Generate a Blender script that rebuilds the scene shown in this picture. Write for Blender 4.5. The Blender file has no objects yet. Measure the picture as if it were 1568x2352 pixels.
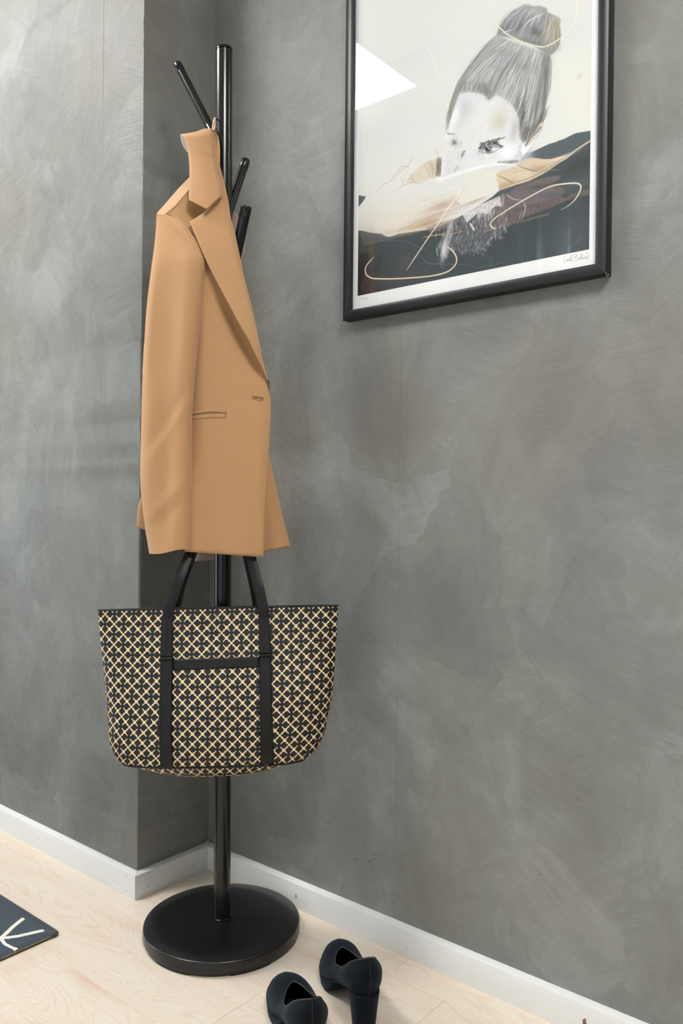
import bpy, bmesh, math, random
import numpy as np
from mathutils import Vector, Matrix

random.seed(7)
rng = np.random.default_rng(7)
SC = bpy.context.scene
COL = SC.collection
PI = math.pi

# ---------------------------------------------------------------- camera
W_PX, H_PX, F_PX = 1568.0, 2352.0, 1850.0
CAM = np.array([1.4464, -1.26314, 0.85])
FW = np.array([-0.63814763, 0.76987067, -0.00816982])
RT = np.array([0.76980426, 0.63819991, 0.01011336])
UP = np.array([-0.0129999529, -0.000164645444, 0.999915483])
cd = bpy.data.cameras.new('camera')
cam = bpy.data.objects.new('camera', cd)
COL.objects.link(cam)
cam.matrix_world = Matrix(((RT[0], UP[0], -FW[0], CAM[0]), (RT[1], UP[1], -FW[1], CAM[1]),
                           (RT[2], UP[2], -FW[2], CAM[2]), (0, 0, 0, 1)))
cd.sensor_fit = 'HORIZONTAL'
cd.sensor_width = 36.0
cd.lens = F_PX / W_PX * 36.0
cd.clip_start = 0.02
SC.camera = cam

# ---------------------------------------------------------------- sky, light, exposure
SC.view_settings.view_transform = 'Standard'
SC.view_settings.look = 'None'
SC.view_settings.gamma = 1.0
SC.view_settings.use_curve_mapping = False
SC.view_settings.exposure = 0.69
SC.cycles.max_bounces = 8
SC.cycles.diffuse_bounces = 3
SC.cycles.glossy_bounces = 3
world = bpy.data.worlds.new('sky')
SC.world = world
world.use_nodes = True
world.node_tree.nodes['Background'].inputs[0].default_value = (0.74, 0.87, 1.0, 1)
world.node_tree.nodes['Background'].inputs[1].default_value = 8.0
LED_STRENGTH = 27.0
LED_COLOR = (1.0, 0.99, 0.97)


def ray(px, py):
    return FW + RT * ((px - W_PX / 2) / F_PX) - UP * ((py - H_PX / 2) / F_PX)


def at(px, py, depth):                     # the point seen at a pixel, at a distance along the view axis
    return CAM + ray(px, py) * depth


def on(px, py, ax, val):                   # the point seen at a pixel, on the plane axis = val
    v = ray(px, py)
    return CAM + v * ((val - CAM[ax]) / v[ax])


# ---------------------------------------------------------------- helpers
def tag(o, label=None, cat=None, group=None, kind=None):
    if label: o['label'] = label
    if cat: o['category'] = cat
    if group: o['group'] = group
    if kind: o['kind'] = kind
    return o


def empty(name, loc, label=None, cat=None, group=None):
    o = bpy.data.objects.new(name, None)
    COL.objects.link(o)
    o.location = loc
    o.empty_display_size = 0.05
    tag(o, label, cat, group)
    return o


def link(name, me, mat=None, parent=None, smooth=True, kind=None):
    if mat is not None and not me.materials:
        me.materials.append(mat)
    if smooth:
        me.polygons.foreach_set('use_smooth', [True] * len(me.polygons))
    o = bpy.data.objects.new(name, me)
    COL.objects.link(o)
    if parent is not None:
        o.parent = parent
        if parent.parent is None:                 # meshes are built in room coordinates
            o.matrix_parent_inverse = Matrix.Translation(-parent.location)
    if kind: o['kind'] = kind
    return o


def mesh_of(verts, faces, name='m'):
    me = bpy.data.meshes.new(name)
    me.from_pydata([tuple(map(float, v)) for v in verts], [], faces)
    me.update()
    return me


def fix_normals(me):
    bm = bmesh.new()
    bm.from_mesh(me)
    bmesh.ops.recalc_face_normals(bm, faces=bm.faces)
    bm.to_mesh(me)
    bm.free()
    return me


def sharp(me, deg=35):
    bm = bmesh.new()
    bm.from_mesh(me)
    for e in bm.edges:
        if len(e.link_faces) == 2:
            e.smooth = e.calc_face_angle(0) < math.radians(deg)
    bm.to_mesh(me)
    bm.free()
    return me


def box(x0, x1, y0, y1, z0, z1, bevel=0.0, seg=2):
    bm = bmesh.new()
    bmesh.ops.create_cube(bm, size=1)
    for v in bm.verts:
        v.co = Vector((x0 + (v.co.x + .5) * (x1 - x0), y0 + (v.co.y + .5) * (y1 - y0), z0 + (v.co.z + .5) * (z1 - z0)))
    if bevel:
        bmesh.ops.bevel(bm, geom=list(bm.edges), offset=bevel, segments=seg, affect='EDGES', profile=.5)
    me = bpy.data.meshes.new('box')
    bm.to_mesh(me)
    bm.free()
    return me


def sweep(path, prof_n=12, rad=0.01, cap=True):
    """A tube along a path; rad is a number or one per point."""
    path = [np.array(p, float) for p in path]
    n = len(path)
    rads = rad if hasattr(rad, '__len__') else [rad] * n
    verts, faces = [], []
    prev = None
    for i, p in enumerate(path):
        t = path[min(i + 1, n - 1)] - path[max(i - 1, 0)]
        t = t / np.linalg.norm(t)
        if prev is None:
            a = np.array([0, 0, 1.0]) if abs(t[2]) < .9 else np.array([1.0, 0, 0])
            u = np.cross(t, a)
        else:
            u = prev - t * (prev @ t)
        u /= np.linalg.norm(u)
        prev = u
        w = np.cross(t, u)
        for k in range(prof_n):
            a = 2 * PI * k / prof_n
            verts.append(p + (u * math.cos(a) + w * math.sin(a)) * rads[i])
    for i in range(n - 1):
        for k in range(prof_n):
            k2 = (k + 1) % prof_n
            faces.append((i * prof_n + k, i * prof_n + k2, (i + 1) * prof_n + k2, (i + 1) * prof_n + k))
    if cap:
        faces.append(tuple(range(prof_n))[::-1])
        faces.append(tuple((n - 1) * prof_n + k for k in range(prof_n)))
    return fix_normals(mesh_of(verts, faces))


def axis_lathe(p0, axis, prof, n=40):
    """Revolve (distance along axis, radius) pairs about the axis through p0."""
    p0 = np.array(p0, float)
    axis = np.array(axis, float) / np.linalg.norm(axis)
    a = np.array([0, 0, 1.0]) if abs(axis[2]) < .9 else np.array([1.0, 0, 0])
    u = np.cross(axis, a); u /= np.linalg.norm(u)
    w = np.cross(axis, u)
    verts, faces = [], []
    for d, r in prof:
        for k in range(n):
            t = 2 * PI * k / n
            verts.append(p0 + axis * d + (u * math.cos(t) + w * math.sin(t)) * max(r, 1e-5))
    for i in range(len(prof) - 1):
        for k in range(n):
            k2 = (k + 1) % n
            faces.append((i * n + k, i * n + k2, (i + 1) * n + k2, (i + 1) * n + k))
    faces.append(tuple(range(n))[::-1])
    faces.append(tuple((len(prof) - 1) * n + k for k in range(n)))
    return fix_normals(mesh_of(verts, faces))


def catmull(pts, t):
    """pts (n,k), t in [0,1] array -> centripetal-ish smooth interpolation by index."""
    pts = np.array(pts, float)
    n = len(pts)
    x = np.clip(np.asarray(t, float), 0, 1) * (n - 1)
    i = np.minimum(x.astype(int), n - 2)
    f = (x - i)[..., None]
    p0 = pts[np.maximum(i - 1, 0)]; p1 = pts[i]; p2 = pts[i + 1]; p3 = pts[np.minimum(i + 2, n - 1)]
    m1 = (p2 - p0) / 2; m2 = (p3 - p1) / 2
    f2, f3 = f * f, f * f * f
    return (2 * f3 - 3 * f2 + 1) * p1 + (f3 - 2 * f2 + f) * m1 + (-2 * f3 + 3 * f2) * p2 + (f3 - f2) * m2


def smoothstep(a, b, x):
    t = np.clip((x - a) / (b - a), 0, 1)
    return t * t * (3 - 2 * t)


# ---------------------------------------------------------------- node helpers
def s2l(c):
    c = c / 255.0
    return c / 12.92 if c <= .04045 else ((c + .055) / 1.055) ** 2.4


def rgb(r, g, b):
    return (s2l(r), s2l(g), s2l(b), 1)


class NT:
    def __init__(self, name):
        self.m = bpy.data.materials.new(name)
        self.m.use_nodes = True
        self.t = self.m.node_tree
        self.p = self.t.nodes['Principled BSDF']
        self.out = self.t.nodes['Material Output']

    def n(self, typ, **kw):
        nd = self.t.nodes.new(typ)
        for k, v in kw.items():
            if k.startswith('i_'):
                nd.inputs[k[2:].replace('_', ' ')].default_value = v
            else:
                setattr(nd, k, v)
        return nd

    def l(self, a, b):
        self.t.links.new(a, b)

    def math(self, op, a, b=None, c=None, clamp=False):
        nd = self.t.nodes.new('ShaderNodeMath')
        nd.operation = op
        nd.use_clamp = clamp
        for i, v in enumerate((a, b, c)):
            if v is None: continue
            if isinstance(v, (int, float)): nd.inputs[i].default_value = v
            else: self.l(v, nd.inputs[i])
        return nd.outputs[0]

    def mix(self, fac, a, b, blend='MIX'):
        nd = self.t.nodes.new('ShaderNodeMix')
        nd.data_type = 'RGBA'
        nd.blend_type = blend
        for sock, v in ((nd.inputs[0], fac), (nd.inputs[6], a), (nd.inputs[7], b)):
            if isinstance(v, (int, float, tuple)): sock.default_value = v
            else: self.l(v, sock)
        return nd.outputs[2]

    def ramp(self, fac, stops):
        nd = self.t.nodes.new('ShaderNodeValToRGB')
        self.l(fac, nd.inputs[0])
        el = nd.color_ramp.elements
        while len(el) < len(stops): el.new(.5)
        for e, (p, c) in zip(el, stops):
            e.position = p
            e.color = c if isinstance(c, tuple) else (c, c, c, 1)
        return nd.outputs[0]

    def coords(self, kind='Object', scale=(1, 1, 1), rot=(0, 0, 0), loc=(0, 0, 0), src=None):
        if src is None:
            src = self.n('ShaderNodeTexCoord').outputs[kind]
        mp = self.n('ShaderNodeMapping')
        mp.inputs['Scale'].default_value = scale
        mp.inputs['Rotation'].default_value = rot
        mp.inputs['Location'].default_value = loc
        self.l(src, mp.inputs[0])
        return mp.outputs[0]

    def noise(self, vec, scale, detail=4, rough=.55, dist=0.0):
        nd = self.n('ShaderNodeTexNoise')
        nd.inputs['Scale'].default_value = scale
        nd.inputs['Detail'].default_value = detail
        nd.inputs['Roughness'].default_value = rough
        nd.inputs['Distortion'].default_value = dist
        if vec is not None: self.l(vec, nd.inputs['Vector'])
        return nd.outputs[0]

    def bump(self, h, strength=.3, dist=.001, normal=None):
        nd = self.n('ShaderNodeBump')
        nd.inputs['Strength'].default_value = strength
        nd.inputs['Distance'].default_value = dist
        self.l(h, nd.inputs['Height'])
        if normal is not None: self.l(normal, nd.inputs['Normal'])
        return nd.outputs[0]

    def base(self, v):
        if isinstance(v, tuple): self.p.inputs['Base Color'].default_value = v
        else: self.l(v, self.p.inputs['Base Color'])
        return self

    def set(self, **kw):
        for k, v in kw.items():
            s = self.p.inputs[k.replace('_', ' ')]
            if isinstance(v, (int, float, tuple)): s.default_value = v
            else: self.l(v, s)
        return self


M = {}


def simple(name, color, rough=.5, **kw):
    nt = NT(name)
    nt.base(color).set(Roughness=rough, **kw)
    M[name] = nt.m
    return nt


# microcement wall: trowelled patches, brushed arcs, fine sand
def wall_material(name, seam_x):
    nt = NT(name)
    co = nt.n('ShaderNodeTexCoord').outputs['Object']
    warp = nt.n('ShaderNodeTexNoise')
    warp.inputs['Scale'].default_value = 4.0
    warp.inputs['Detail'].default_value = 4
    nt.l(co, warp.inputs['Vector'])
    wv = nt.n('ShaderNodeVectorMath', operation='MULTIPLY_ADD')
    nt.l(warp.outputs['Color'], wv.inputs[0])
    wv.inputs[1].default_value = (.27, .27, .27)
    nt.l(co, wv.inputs[2])
    wvec = wv.outputs[0]

    def trowel(scale, stretch, shift):
        """Patches, each brushed in a direction of its own: (patch tone, brush marks)."""
        vo = nt.n('ShaderNodeTexVoronoi', feature='F1')
        vo.inputs['Scale'].default_value = scale
        nt.l(nt.coords(scale=(1, 1, .62), rot=(0, .45, 0), loc=(shift, shift * .7, shift * 1.3), src=wvec), vo.inputs['Vector'])
        c = nt.n('ShaderNodeSeparateColor')
        nt.l(vo.outputs['Color'], c.inputs[0])
        x = nt.n('ShaderNodeSeparateXYZ')
        nt.l(co, x.inputs[0])
        h = nt.math('ADD', x.outputs[0], x.outputs[1])
        th = nt.math('MULTIPLY', c.outputs[1], PI)
        ct, st = nt.math('COSINE', th), nt.math('SINE', th)
        u = nt.math('ADD', nt.math('MULTIPLY', h, ct), nt.math('MULTIPLY', x.outputs[2], st))
        w = nt.math('SUBTRACT', nt.math('MULTIPLY', x.outputs[2], ct), nt.math('MULTIPLY', h, st))
        cb = nt.n('ShaderNodeCombineXYZ')
        nt.l(nt.math('MULTIPLY', u, stretch * .09), cb.inputs[0])
        nt.l(nt.math('MULTIPLY', w, stretch), cb.inputs[1])
        nt.l(nt.math('MULTIPLY', c.outputs[2], 9.0), cb.inputs[2])
        return c.outputs[0], nt.noise(cb.outputs[0], 1.0, 4, .62)

    big = nt.noise(co, 1.5, 2, .5, .3)
    cl = nt.noise(wvec, 5.0, 5, .62)
    p1, b1 = trowel(4.6, 30, 0.0)
    p2, b2 = trowel(9.5, 60, 3.7)
    v = nt.math('MULTIPLY', big, .22)
    v = nt.math('MULTIPLY_ADD', cl, .40, v)
    v = nt.math('MULTIPLY_ADD', p1, .060, v)
    v = nt.math('MULTIPLY_ADD', p2, .040, v)
    v = nt.math('MULTIPLY_ADD', b1, .12, v)
    v = nt.math('MULTIPLY_ADD', b2, .10, v)
    col = nt.ramp(v, [(.36, rgb(112, 112, 108)), (.44, rgb(122, 122, 118)), (.50, rgb(129, 130, 126)), (.59, rgb(145, 146, 143))])
    tint = nt.noise(co, 2.6, 2, .5)
    col = nt.mix(nt.math('MULTIPLY', nt.math('SUBTRACT', tint, .47, clamp=True), .9), col, rgb(140, 130, 116), 'MIX')
    nt.base(col)
    # relief: fine sand, brush furrows, patch edges, the board joint
    gr = nt.noise(co, 90, 5, .75)
    h = nt.math('MULTIPLY', gr, .8)
    h = nt.math('MULTIPLY_ADD', b2, 1.5, h)
    sx = nt.n('ShaderNodeSeparateXYZ')
    nt.l(co, sx.inputs[0])
    wob = nt.math('MULTIPLY_ADD', nt.noise(co, 3, 2), .004, sx.outputs[0])
    dj = nt.math('ABSOLUTE', nt.math('SUBTRACT', wob, seam_x + .002))
    joint = nt.math('SUBTRACT', 1.0, nt.math('DIVIDE', dj, .0012), clamp=True)
    h = nt.math('MULTIPLY_ADD', joint, -.8, h)
    nt.set(Roughness=nt.math('MULTIPLY_ADD', cl, .3, .40), Normal=nt.bump(h, .6, .0014))
    nt.p.inputs['Specular IOR Level'].default_value = .3
    M[name] = nt.m


wall_material('microcement_left', -.149)
wall_material('microcement_right', .542)

# pale laminate planks, grain as contour lines of a stretched noise
nt = NT('pale_wood')
oi = nt.n('ShaderNodeObjectInfo')
co = nt.n('ShaderNodeTexCoord').outputs['Object']
off = nt.n('ShaderNodeVectorMath', operation='MULTIPLY_ADD')
cmb = nt.n('ShaderNodeCombineXYZ')
for k, mul in enumerate((37.0, 11.0, 53.0)):
    nt.l(nt.math('MULTIPLY', oi.outputs['Random'], mul), cmb.inputs[k])
nt.l(cmb.outputs[0], off.inputs[0]); off.inputs[1].default_value = (1, 1, 1)
nt.l(co, off.inputs[2])
g1 = nt.noise(nt.coords(scale=(1.9, 8.5, 1), src=off.outputs[0]), 1.15, 1.6, .42, .35)
s = nt.math('SINE', nt.math('MULTIPLY', g1, 250.0))
lines = nt.math('POWER', nt.math('MULTIPLY_ADD', s, .5, .5), 9.0)
mask = nt.math('MULTIPLY', nt.noise(nt.coords(scale=(2.2, 5, 1), src=off.outputs[0]), 1.7, 3, .5), 1.25, clamp=True)
fine = nt.noise(nt.coords(scale=(14, 330, 1), src=off.outputs[0]), 1.0, 3, .6)
tone = nt.noise(nt.coords(scale=(1.2, 12, 1), src=off.outputs[0]), 1.6, 3, .5)
col = nt.mix(tone, rgb(226, 217, 201), rgb(216, 204, 186))
col = nt.mix(nt.math('MULTIPLY', nt.math('MULTIPLY', lines, mask), .50), col, rgb(206, 172, 150))
col = nt.mix(nt.math('MULTIPLY', nt.math('SUBTRACT', .52, fine, clamp=True), 1.1), col, rgb(200, 170, 140))
knot = nt.math('POWER', nt.noise(nt.coords(scale=(3, 11, 1), src=off.outputs[0]), 1.4, 2, .5, .8), 6.0)
col = nt.mix(nt.math('MULTIPLY', knot, 3.4, clamp=True), col, rgb(205, 158, 138))
nt.base(col).set(Roughness=.42, Normal=nt.bump(fine, .06, .0006))
nt.p.inputs['Specular IOR Level'].default_value = .4
M['pale_wood'] = nt.m

# white painted skirting
nt = NT('white_paint')
co = nt.n('ShaderNodeTexCoord').outputs['Object']
nt.base(nt.mix(nt.noise(co, 9, 4), rgb(232, 232, 229), rgb(222, 221, 216))).set(Roughness=.38, Normal=nt.bump(nt.noise(co, 160, 2), .05, .0004))
M['white_paint'] = nt.m
simple('caulk', rgb(206, 204, 198), .8)
simple('nail_dot', rgb(120, 118, 112), .6)
simple('grey_scuff', rgb(165, 156, 148), .9)
simple('rust_stain', rgb(120, 98, 74), .9)
simple('ceiling_white', rgb(238, 237, 233), .9)
simple('room_grey', rgb(150, 150, 147), .85)
simple('dark_door', rgb(60, 58, 56), .6)
nt = NT('curtain_cloth')
df = nt.n('ShaderNodeBsdfDiffuse'); df.inputs[0].default_value = rgb(235, 235, 232)
tl = nt.n('ShaderNodeBsdfTranslucent'); cx_ = nt.n('ShaderNodeSeparateXYZ')
nt.l(nt.n('ShaderNodeTexCoord').outputs['Object'], cx_.inputs[0])
cb_ = nt.n('ShaderNodeCombineXYZ')
nt.l(cx_.outputs[0], cb_.inputs[0])
nt.l(nt.ramp(nt.noise(cb_.outputs[0], 7.5, 2, .6), [(.36, rgb(66, 66, 65)), (.5, rgb(92, 92, 91)), (.64, rgb(176, 180, 182))]), tl.inputs[0])  # bands in this colour stand in for daylight stripes through folds and gaps
mx = nt.n('ShaderNodeMixShader'); mx.inputs[0].default_value = .6
nt.l(df.outputs[0], mx.inputs[1]); nt.l(tl.outputs[0], mx.inputs[2]); nt.l(mx.outputs[0], nt.out.inputs[0])
M['curtain_cloth'] = nt.m
simple('window_frame_white', rgb(235, 235, 235), .4)

# black powder-coated metal / gloss plastic / rubber
nt = NT('black_metal')
co = nt.n('ShaderNodeTexCoord').outputs['Object']
dust = nt.ramp(nt.noise(co, 190, 2, .5), [(.66, 0.0), (.74, 1.0)])
nt.base(nt.mix(nt.math('MULTIPLY', dust, .05), rgb(15, 15, 16), rgb(120, 130, 130))).set(Roughness=.30, Normal=nt.bump(nt.noise(co, 900, 2), .06, .0003))
M['black_metal'] = nt.m
nt = simple('pole_metal', rgb(14, 14, 15), .20)
simple('black_gloss', rgb(12, 12, 13), .12)
simple('black_rubber', rgb(24, 24, 22), .7)


# fabric
def cloth(name, c1, c2, scale=900, rough=.85, sheen=.25, bump=.25):
    nt = NT(name)
    co = nt.n('ShaderNodeTexCoord').outputs['Object']
    w = nt.noise(co, scale, 2, .6)
    big = nt.noise(co, 14, 3, .5)
    col = nt.mix(nt.math('MULTIPLY_ADD', w, .6, nt.math('MULTIPLY', big, .4)), c1, c2)
    nt.base(col).set(Roughness=rough, Normal=nt.bump(w, bump, .0006))
    nt.p.inputs['Sheen Weight'].default_value = sheen
    nt.p.inputs['Sheen Roughness'].default_value = .5
    nt.p.inputs['Specular IOR Level'].default_value = .25
    M[name] = nt.m
    return nt


cloth('camel_twill', rgb(192, 149, 106), rgb(180, 137, 96))
cloth('seam_thread', rgb(150, 116, 84), rgb(140, 108, 76), sheen=0)
cloth('mauve_lining', rgb(176, 154, 142), rgb(156, 138, 130), sheen=.4, bump=.05)
cloth('loop_cord', rgb(226, 196, 160), rgb(212, 182, 146))


# tote pattern: diagonal lattice of clover cells
def clover(name):
    nt = NT(name)
    uv = nt.n('ShaderNodeTexCoord').outputs['UV']
    sep = nt.n('ShaderNodeSeparateXYZ')
    nt.l(uv, sep.inputs[0])

    def fold(v):
        f = nt.math('FRACT', v)
        return nt.math('ABSOLUTE', nt.math('SUBTRACT', f, .5))
    qx, qy = fold(sep.outputs[0]), fold(sep.outputs[1])

    def circ(cx, cy, r):
        dx = nt.math('SUBTRACT', qx, cx); dy = nt.math('SUBTRACT', qy, cy)
        d = nt.math('SQRT', nt.math('ADD', nt.math('MULTIPLY', dx, dx), nt.math('MULTIPLY', dy, dy)))
        return nt.math('SUBTRACT', d, r)
    def rbox(c, b, r):
        dx = nt.math('MAXIMUM', nt.math('SUBTRACT', nt.math('ABSOLUTE', nt.math('SUBTRACT', qx, c)), b - r), 0.0)
        dy = nt.math('MAXIMUM', nt.math('SUBTRACT', nt.math('ABSOLUTE', nt.math('SUBTRACT', qy, c)), b - r), 0.0)
        return nt.math('SUBTRACT', nt.math('SQRT', nt.math('ADD', nt.math('MULTIPLY', dx, dx), nt.math('MULTIPLY', dy, dy))), r)
    d = nt.math('MINIMUM', circ(0, 0, .150), rbox(.246, .214, .135))
    for c in ((.388, .388, .084), (.30, .41, .050), (.41, .30, .050)):
        d = nt.math('MINIMUM', d, circ(*c))
    for c in ((.5, .275, .066), (.275, .5, .066)):
        d = nt.math('MAXIMUM', d, nt.math('MULTIPLY', circ(*c), -1.0))
    fac = nt.math('MULTIPLY_ADD', d, 30.0, .5, clamp=True)
    co = nt.n('ShaderNodeTexCoord').outputs['Object']
    grain = nt.n('ShaderNodeTexVoronoi', feature='DISTANCE_TO_EDGE')
    grain.inputs['Scale'].default_value = 620
    nt.l(co, grain.inputs['Vector'])
    col = nt.mix(fac, rgb(12, 12, 11), rgb(234, 208, 166))
    nt.base(col).set(Roughness=nt.math('MULTIPLY_ADD', nt.noise(co, 30, 3), .15, .40), Normal=nt.bump(grain.outputs[0], .35, .0006))
    M[name] = nt.m


clover('clover_canvas')
nt = NT('black_leather')
co = nt.n('ShaderNodeTexCoord').outputs['Object']
vo = nt.n('ShaderNodeTexVoronoi', feature='DISTANCE_TO_EDGE')
vo.inputs['Scale'].default_value = 700
nt.l(co, vo.inputs['Vector'])
nt.base(nt.mix(nt.noise(co, 60, 4), rgb(14, 14, 15), rgb(23, 23, 24))).set(Roughness=.46, Normal=nt.bump(nt.math('MULTIPLY_ADD', nt.noise(co, 120, 4), .6, vo.outputs[0]), .3, .0006))
nt.p.inputs['Specular IOR Level'].default_value = .32
M['black_leather'] = nt.m
simple('black_thread', rgb(10, 10, 10), .6)
simple('grey_suede_edge', rgb(92, 96, 98), .9)
simple('tote_inside', rgb(70, 66, 60), .9)

# suede shoes
nt = NT('black_suede')
co = nt.n('ShaderNodeTexCoord').outputs['Object']
n1 = nt.noise(co, 26, 5, .6, .5)
n2 = nt.noise(co, 1500, 2)
lint = nt.ramp(nt.noise(co, 420, 1, .5), [(.74, 0.0), (.78, 1.0)])
c = nt.mix(n1, rgb(7, 8, 9), rgb(19, 22, 27))
c = nt.mix(nt.math('MULTIPLY', lint, .25), c, rgb(120, 125, 130))
nt.base(c).set(Roughness=.95, Normal=nt.bump(n2, .35, .0006))
nt.p.inputs['Sheen Weight'].default_value = .10
nt.p.inputs['Sheen Tint'].default_value = (.55, .68, .85, 1)
nt.p.inputs['Specular IOR Level'].default_value = .1
M['black_suede'] = nt.m
simple('shoe_lining', rgb(10, 10, 14), .6)
simple('shoe_sole', rgb(48, 46, 42), .55)
simple('gold_piping', rgb(62, 60, 50), .4)
simple('seam_suede', rgb(30, 31, 34), .9)
simple('scuff', rgb(92, 88, 74), .9)

# rug: dense flat weave
nt = NT('rug_weave')
co = nt.n('ShaderNodeTexCoord').outputs['Object']
w1 = nt.n('ShaderNodeTexWave', wave_type='BANDS', bands_direction='X')
w1.inputs['Scale'].default_value = 120
w1.inputs['Distortion'].default_value = .6
w2 = nt.n('ShaderNodeTexWave', wave_type='BANDS', bands_direction='Y')
w2.inputs['Scale'].default_value = 95
w2.inputs['Distortion'].default_value = .8
nt.l(co, w1.inputs['Vector']); nt.l(co, w2.inputs['Vector'])
wv = nt.math('MULTIPLY', w1.outputs['Color'], w2.outputs['Color'])
c = nt.mix(wv, rgb(28, 32, 37), rgb(72, 80, 90))
nt.base(c).set(Roughness=.75, Normal=nt.bump(wv, .8, .002))
nt.p.inputs['Sheen Weight'].default_value = .3
nt.p.inputs['Sheen Tint'].default_value = (.6, .8, 1, 1)
M['rug_weave'] = nt.m
cloth('rug_binding', rgb(66, 70, 74), rgb(46, 50, 54), 300, bump=.6)
cloth('white_yarn', rgb(236, 233, 224), rgb(216, 211, 200), 400, bump=.5)
cloth('hem_thread', rgb(222, 196, 140), rgb(200, 172, 118), 400)
simple('rug_backing', rgb(70, 62, 48), .9)

# picture
nt = NT('black_frame_wood')
co = nt.n('ShaderNodeTexCoord').outputs['Object']
g = nt.noise(nt.coords(scale=(60, 60, 60), src=co), 12, 4)
nt.base(nt.mix(g, rgb(20, 20, 22), rgb(30, 30, 33))).set(Roughness=.42, Normal=nt.bump(g, .12, .0005))
M['black_frame_wood'] = nt.m
simple('frame_chip', rgb(190, 188, 180), .7)
simple('white_paper', rgb(238, 238, 236), .8)
nt = NT('art_print')
at_ = nt.n('ShaderNodeAttribute')
at_.attribute_name = 'ink'
nt.l(at_.outputs['Color'], nt.p.inputs['Base Color'])
nt.set(Roughness=.75)
nt.p.inputs['Specular IOR Level'].default_value = .2
M['art_print'] = nt.m


def glass_material(name):
    nt = NT(name)
    tr = nt.n('ShaderNodeBsdfTransparent')
    gl = nt.n('ShaderNodeBsdfGlossy')
    gl.inputs['Roughness'].default_value = .0
    fr = nt.n('ShaderNodeFresnel')
    geo = nt.n('ShaderNodeNewGeometry')
    nt.l(nt.math('MULTIPLY_ADD', geo.outputs['Backfacing'], 1 / 1.5 - 1.5, 1.5), fr.inputs['IOR'])
    mx = nt.n('ShaderNodeMixShader')
    nt.l(fr.outputs[0], mx.inputs[0]); nt.l(tr.outputs[0], mx.inputs[1]); nt.l(gl.outputs[0], mx.inputs[2])
    nt.l(mx.outputs[0], nt.out.inputs[0])
    M[name] = nt.m


glass_material('clear_glass')


def emitter(name, color, strength):
    nt = NT(name)
    em = nt.n('ShaderNodeEmission')
    em.inputs[0].default_value = (*color, 1)
    em.inputs[1].default_value = strength
    nt.l(em.outputs[0], nt.out.inputs[0])
    M[name] = nt.m


emitter('led_diffuser', LED_COLOR, LED_STRENGTH)

# ================================================================ ROOM
CEIL = 2.5
XL, XR, YO = -3.0, 3.2, -2.8
BH, BT = .0528, .0180            # skirting height, thickness
PILLAR = .2004


def struct(o):
    o['kind'] = 'structure'
    return o


# long wall behind the coat stand
wall_r = struct(link('wall_right', box(0, XR, 0, .12, 0, CEIL), M['microcement_right'], smooth=False))


# projecting wall on the left with its dark return: one block with a slightly ragged corner bead
def pillar_mesh():
    n = 160
    verts, faces = [], []
    zs = np.linspace(0, CEIL, n)
    wob = np.cumsum(rng.normal(0, .00013, n)); wob -= np.linspace(wob[0], wob[-1], n)
    chips = np.zeros(n)
    for c in rng.integers(0, n, 26): chips[c] -= rng.uniform(.0006, .0022)
    for z, w, c in zip(zs, wob, chips):
        b = .0028 + abs(w) * .5
        e = w * .6 - c * .3
        for x, y in ((XL, -PILLAR), (-b, -PILLAR + c * .2), (-b * .3 + e + c, -PILLAR + b * .3 - e), (e * .3, -PILLAR + b), (0, .12), (XL, .12)):
            verts.append((x, y, z))
    m = 6
    for i in range(n - 1):
        for k in range(m):
            k2 = (k + 1) % m
            faces.append((i * m + k, i * m + k2, (i + 1) * m + k2, (i + 1) * m + k))
    faces.append(tuple(range(m))[::-1]); faces.append(tuple((n - 1) * m + k for k in range(m)))
    return sharp(fix_normals(mesh_of(verts, faces)), 30)


struct(link('wall_left', pillar_mesh(), M['microcement_left']))
struct(link('ceiling', box(XL, XR, YO, .12, CEIL, CEIL + .1), M['ceiling_white'], smooth=False))
struct(link('wall_end', box(XR, XR + .12, YO, .12, 0, CEIL), M['room_grey'], smooth=False))
VX0, VX1, VZ0, VZ1 = -.6, 2.0, .15, 2.3
bm = bmesh.new()
for a in ((XL, VX0, 0, CEIL), (VX1, XR, 0, CEIL), (VX0, VX1, 0, VZ0), (VX0, VX1, VZ1, CEIL)):
    t = box(a[0], a[1], YO - .12, YO, a[2], a[3]); bm.from_mesh(t); bpy.data.meshes.remove(t)
me = bpy.data.meshes.new('w'); bm.to_mesh(me); bm.free()
struct(link('wall_front', me, M['room_grey'], smooth=False))
bm = bmesh.new()
wf = .05
for a in ((VX0, VX0 + wf, VZ0, VZ1), (VX1 - wf, VX1, VZ0, VZ1), (VX0 + wf, VX1 - wf, VZ0, VZ0 + wf), (VX0 + wf, VX1 - wf, VZ1 - wf, VZ1), ((VX0 + VX1) / 2 - .03, (VX0 + VX1) / 2 + .03, VZ0 + wf, VZ1 - wf)):
    t = box(a[0], a[1], YO - .09, YO - .03, a[2], a[3], bevel=.004); bm.from_mesh(t); bpy.data.meshes.remove(t)
me = bpy.data.meshes.new('w'); bm.to_mesh(me); bm.free()
win2 = struct(link('window_2', me, M['window_frame_white'], smooth=False))
for x0, x1 in ((VX0 + wf, (VX0 + VX1) / 2 - .03), ((VX0 + VX1) / 2 + .03, VX1 - wf)):
    link('pane', box(x0, x1, YO - .064, YO - .058, VZ0 + wf, VZ1 - wf), M['clear_glass'], win2, smooth=False)
pl2 = bpy.data.lights.new('sky_portal_2', 'AREA')
pl2.shape = 'RECTANGLE'; pl2.size = VX1 - VX0; pl2.size_y = VZ1 - VZ0
pl2.cycles.is_portal = True
po2 = bpy.data.objects.new('sky_portal_2', pl2)
COL.objects.link(po2)
po2.location = ((VX0 + VX1) / 2, YO - .13, (VZ0 + VZ1) / 2)
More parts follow.
